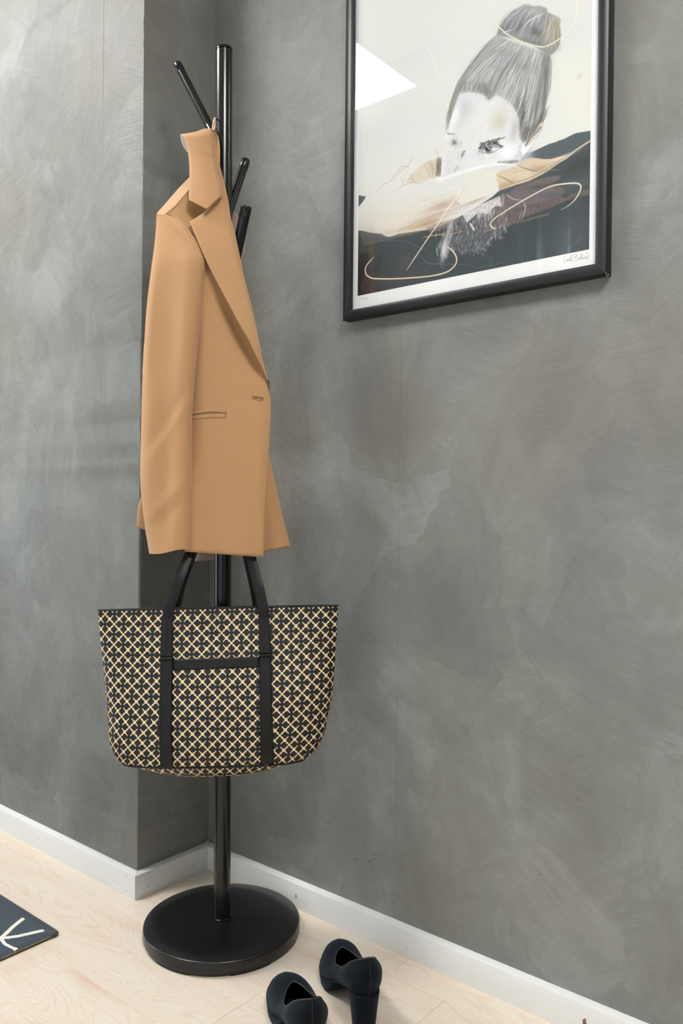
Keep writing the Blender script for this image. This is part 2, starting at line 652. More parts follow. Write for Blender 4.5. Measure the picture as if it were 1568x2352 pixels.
po2.rotation_euler = (PI / 2, 0, 0)
# wall with the daylight window
WY0, WY1, WZ0, WZ1 = -2.35, -1.65, .1, 2.3
bm = bmesh.new()
for a in ((XL - .12, XL, YO, WY0, 0, CEIL), (XL - .12, XL, WY1, .12, 0, CEIL), (XL - .12, XL, WY0, WY1, 0, WZ0), (XL - .12, XL, WY0, WY1, WZ1, CEIL)):
    t = box(*a); bm.from_mesh(t); bpy.data.meshes.remove(t)
me = bpy.data.meshes.new('w'); bm.to_mesh(me); bm.free()
struct(link('wall_window', me, M['room_grey'], smooth=False))
bm = bmesh.new()
wf = .05
for a in ((WY0, WY0 + wf, WZ0, WZ1), (WY1 - wf, WY1, WZ0, WZ1), (WY0, WY1, WZ0, WZ0 + wf), (WY0, WY1, WZ1 - wf, WZ1), ((WY0 + WY1) / 2 - .03, (WY0 + WY1) / 2 + .03, WZ0, WZ1)):
    t = box(XL - .09, XL - .03, *a, bevel=.004); bm.from_mesh(t); bpy.data.meshes.remove(t)
me = bpy.data.meshes.new('w'); bm.to_mesh(me); bm.free()
win = struct(link('window_1', me, M['window_frame_white'], smooth=False))
for y0, y1 in ((WY0 + wf, (WY0 + WY1) / 2 - .03), ((WY0 + WY1) / 2 + .03, WY1 - wf)):
    link('pane', box(XL - .064, XL - .058, y0, y1, WZ0 + wf, WZ1 - wf), M['clear_glass'], win, smooth=False)
pl = bpy.data.lights.new('sky_portal', 'AREA')
pl.shape = 'RECTANGLE'; pl.size = WY1 - WY0; pl.size_y = WZ1 - WZ0
pl.cycles.is_portal = True
po = bpy.data.objects.new('sky_portal', pl)
COL.objects.link(po)
po.location = (XL - .13, (WY0 + WY1) / 2, (WZ0 + WZ1) / 2)
po.rotation_euler = (PI / 2, 0, -PI / 2)
# skirtings with flat top, eased front edge and mitred ends
def skirting(name, p0, p1, nrm, m0, m1):
    """p0,p1 on the wall face; nrm out of the wall; m0/m1 = how far the front edge runs past the wall line at each end."""
    p0, p1, nrm = np.array(p0, float), np.array(p1, float), np.array(nrm, float)
    d = (p1 - p0); L = np.linalg.norm(d); d /= L
    prof = [(0, 0), (BT, 0), (BT, BH - .0035), (BT - .0008, BH - .0012), (BT - .003, BH), (0, BH)]
    verts, faces = [], []
    n = len(prof)
    for e, (p, m) in enumerate(((p0, -m0), (p1, m1))):
        for a, z in prof:
            q = p + nrm * a + d * (m * a / BT)
            verts.append((q[0], q[1], z))
    for k in range(n):
        faces.append((k, (k + 1) % n, n + (k + 1) % n, n + k))
    faces.append(tuple(range(n))[::-1]); faces.append(tuple(range(n, 2 * n)))
    return struct(link(name, sharp(fix_normals(mesh_of(verts, faces)), 40), M['white_paint']))


g = .0004
sk_l = skirting('baseboard_left', (XL, -PILLAR), (-g, -PILLAR), (0, -1), 0, BT)
sk_r = skirting('baseboard_right', (g, 0), (XR, 0), (0, -1), -BT, 0)
sk_c = skirting('baseboard_return', (0, -g), (0, -PILLAR + g), (1, 0), -BT, BT)


# caulk / plaster crumbs along the top of the skirting
def crumbs(name, pts, parent, mat, r=(.0008, .0022)):
    bm = bmesh.new()
    for p in pts:
        rr = rng.uniform(*r)
        mt = Matrix.Translation(Vector(p)) @ Matrix.Diagonal((rng.uniform(.7, 2.2), rng.uniform(.7, 1.4), rng.uniform(.6, 1.2), 1))
        bmesh.ops.create_icosphere(bm, subdivisions=1, radius=rr, matrix=mt)
    me = bpy.data.meshes.new('c'); bm.to_mesh(me); bm.free()
    return link(name, me, mat, parent, kind='stuff')


crumbs('caulk', [(rng.uniform(.0, .012), -y, BH + rng.uniform(-.0006, .001)) for y in np.linspace(.004, PILLAR - .01, 120)] +
       [(.002 + abs(rng.normal(0, .004)), -.002 - abs(rng.normal(0, .004)), BH + abs(rng.normal(0, .004))) for _ in range(50)], sk_c, M['caulk'], (.0004, .0014))
crumbs('caulk', [(rng.uniform(.02, 1.3), -rng.uniform(0, .0015), BH + rng.uniform(-.001, .0006)) for _ in range(110)], sk_r, M['caulk'], (.0003, .0009))
crumbs('caulk', [(rng.uniform(-.5, .0), -PILLAR - rng.uniform(0, .0015), BH + rng.uniform(-.001, .0006)) for _ in range(60)], sk_l, M['caulk'], (.0003, .0009))


def dots(name, pixels, parent, mat, ax, val, nrm, r=.0013):
    for px, py in pixels:
        p = on(px, py, ax, val)
        link(name, axis_lathe(p - np.array(nrm) * .0004, nrm, [(0, r), (.0006, r), (.0008, r * .6)], 10), mat, parent)


dots('nail_head', [(289.6, 2012), (291, 2047), (260.5, 2021.5), (89, 1926)], sk_l, M['nail_dot'], 1, -PILLAR - BT, (0, -1, 0))
dots('nail_head', [(341.5, 2036.5), (443, 1988.5)], sk_c, M['nail_dot'], 0, BT, (1, 0, 0))
dots('nail_head', [(935, 2218 - 42), (1146, 2260)], sk_r, M['nail_dot'], 1, -BT, (0, -1, 0), .0009)


# scuffs on the right skirting and stains on the wall: thin ragged flakes
def flake(name, px, py, w, h, parent, mat, ax, val, nrm, n=14):
    c = on(px, py, ax, val) + np.array(nrm) * .0003
    verts = [c + np.array(nrm) * .0003]
    for k in range(n):
        a = 2 * PI * k / n
        rr = rng.uniform(.6, 1.1)
        u = np.array((1, 0, 0)) if ax == 1 else np.array((0, 1, 0))
        verts.append(c + u * math.cos(a) * w * rr + np.array((0, 0, 1)) * math.sin(a) * h * rr)
    link(name, fix_normals(mesh_of(verts, [(0, k + 1, (k + 1) % n + 1) for k in range(n)])), mat, parent)


flake('scuff_mark', 1342, 2348, .004, .008, sk_r, M['rust_stain'], 1, -BT, (0, -1, 0))
flake('scuff_mark', 680, 2059, .003, .006, sk_r, M['grey_scuff'], 1, -BT, (0, -1, 0))

for q in ((820, 1973, .005, .0022), (848, 1979, .004, .0022), (1326, 1836, .0015, .003), (1240, 2008, .003, .0012)):
    flake('stain', *q, wall_r, M['rust_stain'], 1, 0, (0, -1, 0))

# floor planks
floor = struct(link('floor', box(XL, XR, YO, .12, -.05, -.0085), M['pale_wood'], smooth=False))
PW, PLEN = .18, 1.29
joint = {0: .590, 1: .709, 2: .454, 3: 1.02, 4: .15, 5: .80, 6: .36}
plank_mesh = {}


def plank(x0, x1, y0, y1):
    key = (round(x1 - x0, 4), round(y1 - y0, 4))
    if key not in plank_mesh:
        w, h = key
        plank_mesh[key] = box(-w / 2 + .0002, w / 2 - .0002, -h / 2 + .0002, h / 2 - .0002, -.008, 0, bevel=.0006, seg=1)
    o = link('plank', plank_mesh[key], M['pale_wood'], floor, smooth=False)
    o.location = ((x0 + x1) / 2, (y0 + y1) / 2, 0)


for r in range(17):
    y1, y0 = .098 - r * PW, .098 - (r + 1) * PW
    y0 = max(y0, YO)
    if y1 <= YO: break
    j = joint.get(r, (r * .431) % PLEN)
    k0 = math.floor((XL - j) / PLEN)
    x = j + k0 * PLEN
    while x < XR:
        a, b = max(x, XL), min(x + PLEN, XR)
        if b - a > .01: plank(a, b, y0, min(y1, .1))
        x += PLEN

# ceiling light panels
def led_panel(x0, y0, label, s=.6):
    r = empty('ceiling_panel_light', (x0 + s / 2, y0 + s / 2, CEIL), label, 'ceiling light')
    z1 = CEIL
    bm = bmesh.new()
    f = .012
    for a in ((x0, x0 + s, y0, y0 + f), (x0, x0 + s, y0 + s - f, y0 + s), (x0, x0 + f, y0 + f, y0 + s - f), (x0 + s - f, x0 + s, y0 + f, y0 + s - f)):
        t = box(*a, z1 - .011, z1); bm.from_mesh(t); bpy.data.meshes.remove(t)
    me = bpy.data.meshes.new('f'); bm.to_mesh(me); bm.free()
    link('frame', me, M['window_frame_white'], r, smooth=False)
    link('diffuser', box(x0 + f, x0 + s - f, y0 + f, y0 + s - f, z1 - .009, z1 - .002), M['led_diffuser'], r, smooth=False)


led_panel(-.944, -1.385, 'square white ceiling panel light mirrored in the picture glass')
led_panel(1.45, -1.385, 'square white ceiling panel light nearest the end wall')


# curtain along the wall opposite, seen only as a reflection in the picture glass
def curtain():
    n, verts, faces = 520, [], []
    xs = np.linspace(-.72, 2.2, n)
    ph = np.cumsum(rng.uniform(.12, .36, n))
    y = YO + .10 + .035 * np.sin(ph) + .012 * np.sin(ph * 2.3 + 1)
    for z in (.03, 2.42):
        for x, yy in zip(xs, y): verts.append((x, yy, z))
    faces = [(i, i + 1, n + i + 1, n + i) for i in range(n - 1)]
    o = link('curtain', mesh_of(verts, faces), M['curtain_cloth'])
    tag(o, 'pale grey floor length curtain hanging opposite the picture', 'curtain')


curtain()

# ================================================================ COAT STAND
SX, SY = .25786, -.18584
D0 = float((np.array([SX, SY, .85]) - CAM) @ FW)        # distance of the pole along the view axis
stand = empty('coat_stand', (SX, SY, 0), 'black metal coat stand with slanted pegs on a round base', 'coat stand')
BR = .1530


def base_mesh():
    n = 96
    prof = [(.0, .0022), (.1455, .0022), (.1490, .0034), (.1497, .0082), (.1515, .0090), (BR, .0100), (BR, .0250), (BR - .0005, .0276),
            (BR - .003, .0290), (.12, .0318), (.08, .0338), (.04, .0350), (.0, .0354)]
    verts, faces = [], []
    for r, z in prof:
        for k in range(n):
            a = 2 * PI * k / n
            verts.append((SX + max(r, 1e-5) * math.cos(a), SY + max(r, 1e-5) * math.sin(a), z))
    for i in range(len(prof) - 1):
        for k in range(n):
            k2 = (k + 1) % n
            faces.append((i * n + k, i * n + k2, (i + 1) * n + k2, (i + 1) * n + k))
    return sharp(fix_normals(mesh_of(verts, faces)), 50)


link('base', base_mesh(), M['black_metal'], stand)
# feet: arc pads under the rim with gaps between them
fa = math.atan2(-FW[1], -FW[0])
for k in range(6):
    a0 = fa + math.radians(14 + 60 * k); a1 = a0 + math.radians(31)
    verts, faces = [], []
    m = 12
    for i in range(m + 1):
        a = a0 + (a1 - a0) * i / m
        for r, z in ((.122, .0), (.1484, .0), (.1484, .0040), (.122, .0040)):
            verts.append((SX + r * math.cos(a), SY + r * math.sin(a), z))
    for i in range(m):
        for q in range(4): faces.append((i * 4 + q, i * 4 + (q + 1) % 4, i * 4 + 4 + (q + 1) % 4, i * 4 + 4 + q))
    faces += [(3, 2, 1, 0), (m * 4, m * 4 + 1, m * 4 + 2, m * 4 + 3)]
    link('foot', sharp(fix_normals(mesh_of(verts, faces))), M['black_rubber'], stand)

PB = at(510.0, 2098, D0); PB[2] = .0345
PT = at(514.6, 112, D0)
PR = .0163
AX = (PT - PB) / np.linalg.norm(PT - PB)
PLN = np.linalg.norm(PT - PB)
link('pole', sharp(axis_lathe(PB, AX, [(0, PR * 1.16), (.003, PR * 1.16), (.0045, PR), (PLN * .5, PR), (PLN - .006, PR), (PLN - .0052, PR - .0007)], 64), 40), M['pole_metal'], stand)
link('pole_cap', sharp(axis_lathe(PB + AX * (PLN - .005), AX, [(0, PR - .001), (.0006, PR + .0004), (.0045, PR + .0004), (.0058, PR - .0004), (.0064, PR - .003)], 64), 40), M['black_gloss'], stand)


def pole_at(py):
    f = (2098 - py) / (2098 - 112.0)
    return PB + AX * PLN * f


def peg(p0, p1, r=.0074, gloss_tip=True, collar=.024):
    p0, p1 = np.array(p0), np.array(p1)
    d = p1 - p0; L = np.linalg.norm(d)
    o = link('peg', axis_lathe(p0, d, [(0, r), (L - .022, r)], 28), M['pole_metal'], stand)
    sharp(o.data, 40)
    cm = axis_lathe(p0, d, [(L - .0218, r - .0003), (L - .0212, r + .0002), (L - .0030, r + .0002), (L - .0012, r - .0004), (L - .0003, r - .0014), (L, r - .003)], 28)
    link('peg_cap', cm, M['black_gloss'] if gloss_tip else M['black_metal'], o)
    if collar:
        link('peg_collar', sharp(axis_lathe(p0, d, [(PR * .6, r + .0004), (PR + collar, r + .0004), (PR + collar + .001, r)], 28), 40), M['black_gloss'], o)
    return o


def toward(px, py, off):       # a point off metres nearer to the camera than the pole
    return at(px, py, D0 - off)


peg(pole_at(352), toward(407, 146, -.055), r=.0084, collar=.056)                        # carries the blazer
peg(pole_at(520), toward(565, 367, -.045), r=.0088, gloss_tip=False, collar=.018)
peg(pole_at(716), toward(566.5, 472, .055), r=.0105, collar=0)
pegD = peg(pole_at(1100), toward(613, 884, .034), r=.0078, collar=.02)                      # carries the tote
peg(pole_at(900), toward(440, 740, -.055), r=.0084, collar=.02)

# ================================================================ BLAZER
blazer = empty('blazer', pole_at(300), 'camel coloured single-button blazer hanging by its loop from the coat stand', 'jacket')


def Gf(x, y):
    """How far the jacket front stands off the pole axis, by place on the jacket."""
    top = .028 + .034 * smoothstep(290, 620, y)
    belly = .012 * np.exp(-((x - 520) / 70.0) ** 2) * smoothstep(600, 900, y)
    return top + belly


def ridge(x, y, a, b, w, amp, asym=0.0):
    a, b = np.array(a, float), np.array(b, float)
    d = b - a
    L2 = d @ d
    t = np.clip(((x - a[0]) * d[0] + (y - a[1]) * d[1]) / L2, 0, 1)
    nx, ny = -d[1] / math.sqrt(L2), d[0] / math.sqrt(L2)
    sd = (x - a[0] - d[0] * t) * nx + (y - a[1] - d[1] * t) * ny
    ex = np.hypot(x - a[0] - d[0] * t, y - a[1] - d[1] * t)
    fade = np.sin(PI * np.clip(t * .92 + .04, 0, 1)) ** .6
    wid = np.where(sd > 0, w * (1 + asym), w * (1 - asym * .6))
    return amp * fade * np.exp(-(ex / wid) ** 2)


def grid_pos(L, R, nu, nv, rowfn=None):
    t = np.linspace(0, 1, nv)
    s = np.linspace(0, 1, nu)
    LP, RP = catmull(L, t), catmull(R, t)
    P = LP[:, None, :] * (1 - s)[None, :, None] + RP[:, None, :] * s[None, :, None]
    S, T = np.meshgrid(s, t)
    if rowfn is not None:
        P = P + rowfn(S, T)
    return P[..., 0], P[..., 1], S, T


def solid(X, Y, front, back, closed_back=True):
    """Two skins (front and back, as offsets toward the camera) joined round their rim."""
    nv, nu = X.shape
    fv = CAM + (FW + RT * ((X[..., None] - W_PX / 2) / F_PX) - UP * ((Y[..., None] - H_PX / 2) / F_PX)) * (D0 - front)[..., None]
    bv = CAM + (FW + RT * ((X[..., None] - W_PX / 2) / F_PX) - UP * ((Y[..., None] - H_PX / 2) / F_PX)) * (D0 - back)[..., None]
    verts = np.concatenate([fv.reshape(-1, 3), bv.reshape(-1, 3)])
    n = nu * nv
    faces = []
    for j in range(nv - 1):
        for i in range(nu - 1):
            a = j * nu + i
            faces.append((a, a + nu, a + nu + 1, a + 1))
            faces.append((n + a, n + a + 1, n + a + nu + 1, n + a + nu))
    rim = [i for i in range(nu)] + [j * nu + nu - 1 for j in range(1, nv)] + [(nv - 1) * nu + i for i in range(nu - 2, -1, -1)] + [j * nu for j in range(nv - 2, 0, -1)]
    for k in range(len(rim)):
        a, b = rim[k], rim[(k + 1) % len(rim)]
        faces.append((a, b, n + b, n + a))
    return fix_normals(mesh_of(verts, faces))


def edge_round(S, T, w=.03, amt=.0012, sides='lrtb'):
    d = np.ones_like(S)
    if 'l' in sides: d = np.minimum(d, S / w)
    if 'r' in sides: d = np.minimum(d, (1 - S) / w)
    if 't' in sides: d = np.minimum(d, T / (w * .5))
    if 'b' in sides: d = np.minimum(d, (1 - T) / (w * .5))
    d = np.clip(d, 0, 1)
    return -amt * (1 - np.sqrt(1 - (1 - d) ** 2))


def sheet(name, L, R, off, parent, mat, nu=40, nv=80, thick=.0022, rowfn=None, sides='lrtb', ew=.03, label=None):
    X, Y, S, T = grid_pos(L, R, nu, nv, rowfn)
    o = off(X, Y, S, T)
    f = o + edge_round(S, T, ew, thick * .6, sides)
    ob = link(name, solid(X, Y, f, o - thick), mat, parent)
    if label: ob['label'] = label
    return ob


def seam(name, pts, parent, offs, w=.0006, mat='seam_thread'):
    """A stitched line lying on the cloth: pts in pixels, offs toward the camera."""
    pts = np.array(pts, float)
    t = np.linspace(0, 1, max(12, len(pts) * 6))
    P = catmull(pts, t)
    path = []
    for x, y in P:
        o = offs(x, y) if callable(offs) else offs
        path.append(toward(x, y, o))
    return link(name, sweep(path, 6, w), M[mat], parent)


tw = M['camel_twill']

# --- back panel, hanging behind the pole (inside is lined)
sheet('back_panel',
      [(470, 330), (440, 420), (385, 500), (366, 620), (350, 800), (338, 980), (326, 1120), (316, 1168), (313.5, 1205)],
      [(500, 330), (520, 420), (530, 500), (535, 620), (545, 800), (560, 980), (575, 1120), (585, 1200), (590, 1270)],
      lambda X, Y, S, T: -.052 - .01 * S + .006 * np.sin(S * 9) * T - .020 * smoothstep(.75, 0, S) * smoothstep(.5, 1, T) * 0, blazer, tw, 40, 70,
      rowfn=lambda S, T: np.stack([0 * S, smoothstep(.8, 1, T) * (30 * np.exp(-((S - .46) / .34) ** 2) + 6 * S)], -1))
sheet('back_lining',
      [(436, 900), (440, 1100), (444, 1230), (447, 1289)], [(560, 900), (565, 1100), (566, 1230), (566, 1272)],
      lambda X, Y, S, T: -.034 - .006 * S + .004 * np.sin(S * 8 + 1), blazer, M['mauve_lining'], 24, 30,
      rowfn=lambda S, T: np.stack([0 * S, smoothstep(.9, 1, T) * 4 * np.sin(S * PI)], -1), label='mauve grey lining showing under the hem')
# --- the other front, swung behind the pole; its hem flares out to the right
sheet('front_panel',
      [(505, 560), (512, 700), (520, 850), (530, 980), (545, 1080), (560, 1160), (575, 1220), (590, 1271)],
      [(540, 600), (560, 740), (585, 880), (604, 980), (626, 1078), (638, 1136), (651, 1193), (666.5, 1255)],
      lambda X, Y, S, T: -.010 + .018 * np.sin(S * PI) * T - .012 * S + .003 * np.sin(S * 7 + 2) + .026 * smoothstep(520, 480, X), blazer, tw, 30, 60, sides='rb')
# --- lining of the right shoulder and sleeve behind the pegs
sheet('sleeve_lining',
      [(520, 480), (518, 510), (516, 540), (520, 570), (524, 610), (528, 660)],
      [(537, 484), (548, 502), (550, 530), (563.5, 570), (555, 602), (540, 660)],
      lambda X, Y, S, T: -.036 + .004 * np.sin(S * 5 + T * 9), blazer, M['mauve_lining'], 18, 40, label='pinkish lining of the folded right shoulder')

# --- left front
def front_off(X, Y, S, T):
    o = Gf(X, Y)
    o = o - .010 * smoothstep(560, 625, X) * smoothstep(860, 760, Y)               # front hollows behind the lapel roll
    o = o - .016 * np.exp(-((X - (520 + (Y - 700) * .46)) / 30.0) ** 2) * smoothstep(640, 740, Y) * smoothstep(900, 800, Y)
    o = o + .0035 * smoothstep(470, 445, X) * smoothstep(500, 700, Y)
    o = o - .012 * smoothstep(470, 440, X) * smoothstep(560, 640, Y) * smoothstep(1180, 1000, Y)
    o = o - .006 * smoothstep(596, 622, X) * smoothstep(860, 960, Y)
    o = o - .016 * np.exp(-((X - 462) / 30.0) ** 2 - ((Y - 492) / 30.0) ** 2)
    o = o + ridge(X, Y, (610, 960), (560, 1270), 22, .0022)
    o = o + ridge(X, Y, (500, 980), (485, 1270), 26, .0016)
    o = o - ridge(X, Y, (540, 1030), (530, 1275), 22, .0016)
    return o


sheet('front_panel',
      [(435, 434), (408, 466), (382, 491), (404, 503), (427, 522), (444, 545), (446, 600), (440, 680), (432, 760), (424, 860), (422, 961), (422, 1060), (422, 1160), (424, 1267)],
      [(505, 380), (515, 420), (524, 460), (530, 500), (540, 540), (548, 580), (556, 620), (570, 690), (588, 770), (611, 868), (621.3, 921), (619.5, 1000), (611, 1140), (604.8, 1280)],
      front_off, blazer, tw, 70, 130, thick=.0026, sides='rb', ew=.02)
# --- shoulder strip from the back, meeting the front at the shoulder seam
sheet('shoulder', [(440, 402), (415, 427), (395.5, 449), (376.5, 471), (359.6, 491), (361, 503)], [(440, 432), (420, 453), (402, 474), (390, 484), (382, 491), (384, 503)],
      lambda X, Y, S, T: Gf(X, Y) - .001 - .062 * (1 - S) ** 1.6, blazer, tw, 16, 40, sides='l')
seam('shoulder_seam', [(434, 437), (418, 455.5), (399, 478), (381, 491)], blazer, lambda x, y: Gf(x, y) + .0002, .0005)

# --- left sleeve: a closed, softly flattened tube
SL = [(359, 492), (357, 530), (353, 570), (348.5, 602), (341, 661), (334.5, 722), (329, 814), (325, 906), (323, 998), (320.8, 1090), (324.4, 1151), (332, 1212), (338.5, 1250), (342, 1272)]
SR = [(446, 546), (466, 566), (473, 585), (474, 602), (468.5, 661), (462, 740), (453, 814), (447, 876), (441.6, 950), (440, 1029), (440.6, 1120), (440.8, 1212), (439.5, 1244), (438, 1262.5)]


def sleeve_row(S, T):
    b = np.exp(-(T / .09) ** 2)
    return np.stack([8 * b * np.sin(PI * S), -17 * b * np.sin(PI * S) + 2.5 * smoothstep(.97, 1, T) * np.sin(2 * PI * S)], -1)


def sleeve_front(X, Y, S, T):
    prof = np.clip(1 - np.abs(2 * S - 1) ** 2.6, 0, 1) ** .5
    h = .006 + .024 * (1 - np.exp(-(T / .13) ** 1.4))
    o = Gf(X, Y) - .002 + h * prof
    o = o - .003 * np.exp(-(T / .05) ** 2)
    o = o + ridge(X, Y, (380, 512), (462, 600), 9, -.0048) + ridge(X, Y, (392, 506), (458, 560), 9, .0018)
    o = o + ridge(X, Y, (449, 876), (333, 1045), 14, -.0026, .5) + ridge(X, Y, (440, 908), (345, 1050), 14, .0018)
    o = o + ridge(X, Y, (424, 905), (404, 1265), 22, .0052) + ridge(X, Y, (436, 600), (424, 920), 24, .0062) + ridge(X, Y, (386, 560), (372, 1240), 30, -.0088)
    o = o + ridge(X, Y, (372, 600), (352, 900), 20, -.0030) + ridge(X, Y, (350, 620), (332, 900), 10, .0018)
    o = o + ridge(X, Y, (345, 1190), (428, 1090), 13, .0022) + ridge(X, Y, (352, 1215), (420, 1150), 13, -.0022)
    o = o + ridge(X, Y, (385, 1060), (372, 1262), 14, -.0022)
    return o


X, Y, S, T = grid_pos(SL, SR, 64, 190, sleeve_row)
sf = sleeve_front(X, Y, S, T)
prof = np.clip(1 - np.abs(2 * S - 1) ** 2.6, 0, 1) ** .5
sleeve = link('sleeve', solid(X, Y, sf, Gf(X, Y) - .002 - .010 * prof * smoothstep(0, .1, T)), tw, blazer)
seam('armhole_seam', [(384, 491), (394, 496), (405, 503), (427.5, 521.5), (446, 544)], blazer, lambda x, y: Gf(x, y) + .0014, .0005)


# --- lapel, folded back over the front
def lapel_off(X, Y, S, T):
    lift = .010 + .012 * np.sin(PI * np.clip(T * 1.02, 0, 1)) * (1 - S) ** .8
    lift = lift * (1 - smoothstep(.72, 1.0, T) * .86)
    o = Gf(X, Y) + lift - .004 * S
    o = o - .0075 * smoothstep(.80, 1.0, S) ** 2
    o = o + ridge(X, Y, (478, 492), (502, 520), 12, -.0016)
    return o


sheet('lapel',
      [(436, 509), (441, 523), (456, 559), (475, 602), (500, 652), (525, 698), (549, 744), (569, 777), (578, 797), (589, 820), (604.3, 851), (613.6, 876), (619.6, 897)],
      [(511.5, 447), (519, 475), (535, 517), (545, 560), (553.4, 600), (565, 652), (575.6, 692), (586, 738), (591.5, 765), (595.4, 784), (602, 820), (609.4, 851), (617, 876), (621.2, 899)][:12] + [(621.2, 899)],
      lapel_off, blazer, tw, 40, 100, thick=.0026, ew=.04,
      rowfn=lambda S, T: np.stack([0 * S, np.exp(-(T / .025) ** 2) * (5 * np.sin(PI * S) - 5 * np.exp(-((S - .05) / .05) ** 2) * 0)], -1))


# --- collar leaf
def collar_row(S, T):
    w = smoothstep(.72, 1, T) ** 1.4
    tri = np.where(S < .53, S / .53, (1 - S) / .47)
    top = np.exp(-(T / .05) ** 2)
    return np.stack([0 * S, 29 * w * tri - 4.5 * top * np.exp(-((S - .74) / .2) ** 2)], -1)


def collar_off(X, Y, S, T):
    o = Gf(X, Y) + .016 + .006 * np.sin(PI * S) + .004 * T
    o = o - .010 * np.exp(-(T / .045) ** 2) - .008 * np.exp(-(S / .05) ** 2) * (1 - T) * .8
    o = o - .006 * smoothstep(.86, 1, S) ** 2
    o = o + ridge(X, Y, (452, 352), (494, 366), 6, -.0010, .4) + ridge(X, Y, (460, 346), (494, 352), 8, .0009)
    return o


sheet('collar',
      [(416, 308), (424.5, 324), (431, 348), (434, 369), (435, 395), (434.3, 420), (433.6, 442), (433.8, 459.5)],
      [(488.5, 297), (489.8, 320), (490.8, 342), (493.2, 364), (497.5, 383), (502.5, 402), (507.6, 422), (511.3, 446)],
      collar_off, blazer, tw, 40, 70, thick=.0026, rowfn=collar_row, ew=.03)
seam('gorge_seam', [(474.6, 483), (492, 465), (510.5, 446.5)], blazer, lambda x, y: Gf(x, y) + .0242, .0005)
sheet('collar_facing', [(413.8, 309), (414.6, 316), (417.4, 328), (423, 340), (430, 349.5)], [(420, 306.5), (424, 316), (428, 328), (431, 340), (433, 350)],
      lambda X, Y, S, T: Gf(X, Y) + .004 - .006 * (1 - S), blazer, M['mauve_lining'], 8, 24, thick=.0015, label='greyish underside of the turned collar')
sheet('neck_facing', [(486, 297), (488, 320), (490, 342), (492, 364), (497, 384), (500, 402)], [(490.5, 297.5), (498, 309), (503, 323), (505.3, 342), (505, 372), (503.8, 403)],
      lambda X, Y, S, T: .030 + .010 * smoothstep(300, 400, Y) - .006 * np.sin(PI * S) * np.exp(-((T - .3) / .25) ** 2), blazer, tw, 16, 36)
# --- hanger loop round the peg
lp = [(487.5, 299, .036), (488.8, 290, .038), (490.4, 281, .039), (491.8, 274.5, .034), (493.6, 271.5, .022), (495.2, 273, .004), (495.4, 279, -.006), (494, 288, -.004), (492, 297, .010), (490.5, 301, .022)]
t = np.linspace(0, 1, 44)
lpp = catmull(lp, t)
link('hanger_loop', sweep([toward(*p) for p in lpp], 8, .0017), M['loop_cord'], blazer)

# --- welt pocket
def po_(X, Y, S, T): return front_off(X, Y, S, T) + .0016


sheet('pocket_welt', [(440, 946.5), (440, 952.5)], [(518.5, 940.5), (518.0, 949)], po_, blazer, tw, 40, 8, thick=.0022, ew=.03,
      rowfn=lambda S, T: np.stack([0 * S, -5.6 * np.sin(PI * S ** 1.25) * (1 - .25 * T)], -1))
sheet('pocket_welt', [(440, 954.8), (440, 963)], [(518, 950.3), (518, 959.3)], po_, blazer, tw, 40, 8, thick=.0022, ew=.03,
      rowfn=lambda S, T: np.stack([0 * S, -1.6 * np.sin(PI * S)], -1))
sheet('pocket_slit', [(441, 950), (441, 956)], [(517, 947), (517, 951.5)], lambda X, Y, S, T: front_off(X, Y, S, T) + .0004, blazer, M['seam_thread'], 30, 4, thick=.0006,
      rowfn=lambda S, T: np.stack([0 * S, -3.6 * np.sin(PI * S) * (1 - T)], -1))
seam('pocket_stitch', [(519, 940.5), (518.4, 960)], blazer, lambda x, y: float(front_off(np.array(x), np.array(y), 0, 0)) + .0012, .0004)
# --- buttonhole with corded edge
bh = [(579, 909), (586, 909.6), (595, 911), (602, 911.6), (606.3, 914), (604, 919), (598, 919.4), (588, 917), (579.5, 914.5), (579, 909)]
seam('buttonhole', bh, blazer, lambda x, y: float(front_off(np.array(x), np.array(y), 0, 0)) + .0006, .0008, 'camel_twill')
seam('buttonhole_slit', [(580, 912), (590, 913.5), (603, 915.8)], blazer, lambda x, y: float(front_off(np.array(x), np.array(y), 0, 0)) + .0004, .0009, 'seam_thread')
# --- topstitching of the front edge
# --- dark button on the far front, its rim just clearing the edge
bp = toward(609.5, 879, .012)
link('button', sharp(axis_lathe(bp, RT * .75 - FW * .5 + UP * .2, [(0, .0075), (.0012, .0088), (.0030, .0088), (.0038, .0080)], 24), 40), M['black_gloss'], blazer)['label'] = 'small black button at the far front edge'

# ================================================================ TOTE BAG
tote = empty('tote_bag', toward(500, 1560, .09), 'black and cream clover patterned tote bag hanging on the coat stand', 'bag')
E1 = np.array([RT[0], RT[1], 0]); E1 /= np.linalg.norm(E1)            # along the bag's width
E2 = -np.array([FW[0], FW[1], 0]); E2 /= np.linalg.norm(E2)           # toward the camera
BOF = np.array([SX, SY, 0])
rows = [  # y, left x, right x (pixels), front offset, back offset (m)
    (1397, 225.5, 776.3, .072, .052), (1420, 226.4, 775.6, .076, .044), (1461, 229.8, 773.3, .084, .034), (1517, 237.4, 770.3, .096, .024), (1560, 242.4, 766.6, .106, .022),
    (1605, 246.6, 762.4, .115, .021), (1650, 249.6, 753.2, .122, .021), (1680, 251.5, 747.2, .126, .022), (1702, 255.0, 739.8, .128, .024), (1722, 262, 729.6, .129, .027),
    (1736, 270.5, 715, .1285, .030), (1744, 282, 700, .1275, .034)]
rows = np.array(rows, float)
NZ, NA = 90, 140
TILT = .020
tt = np.linspace(0, 1, NZ)
RW = catmull(rows, tt)


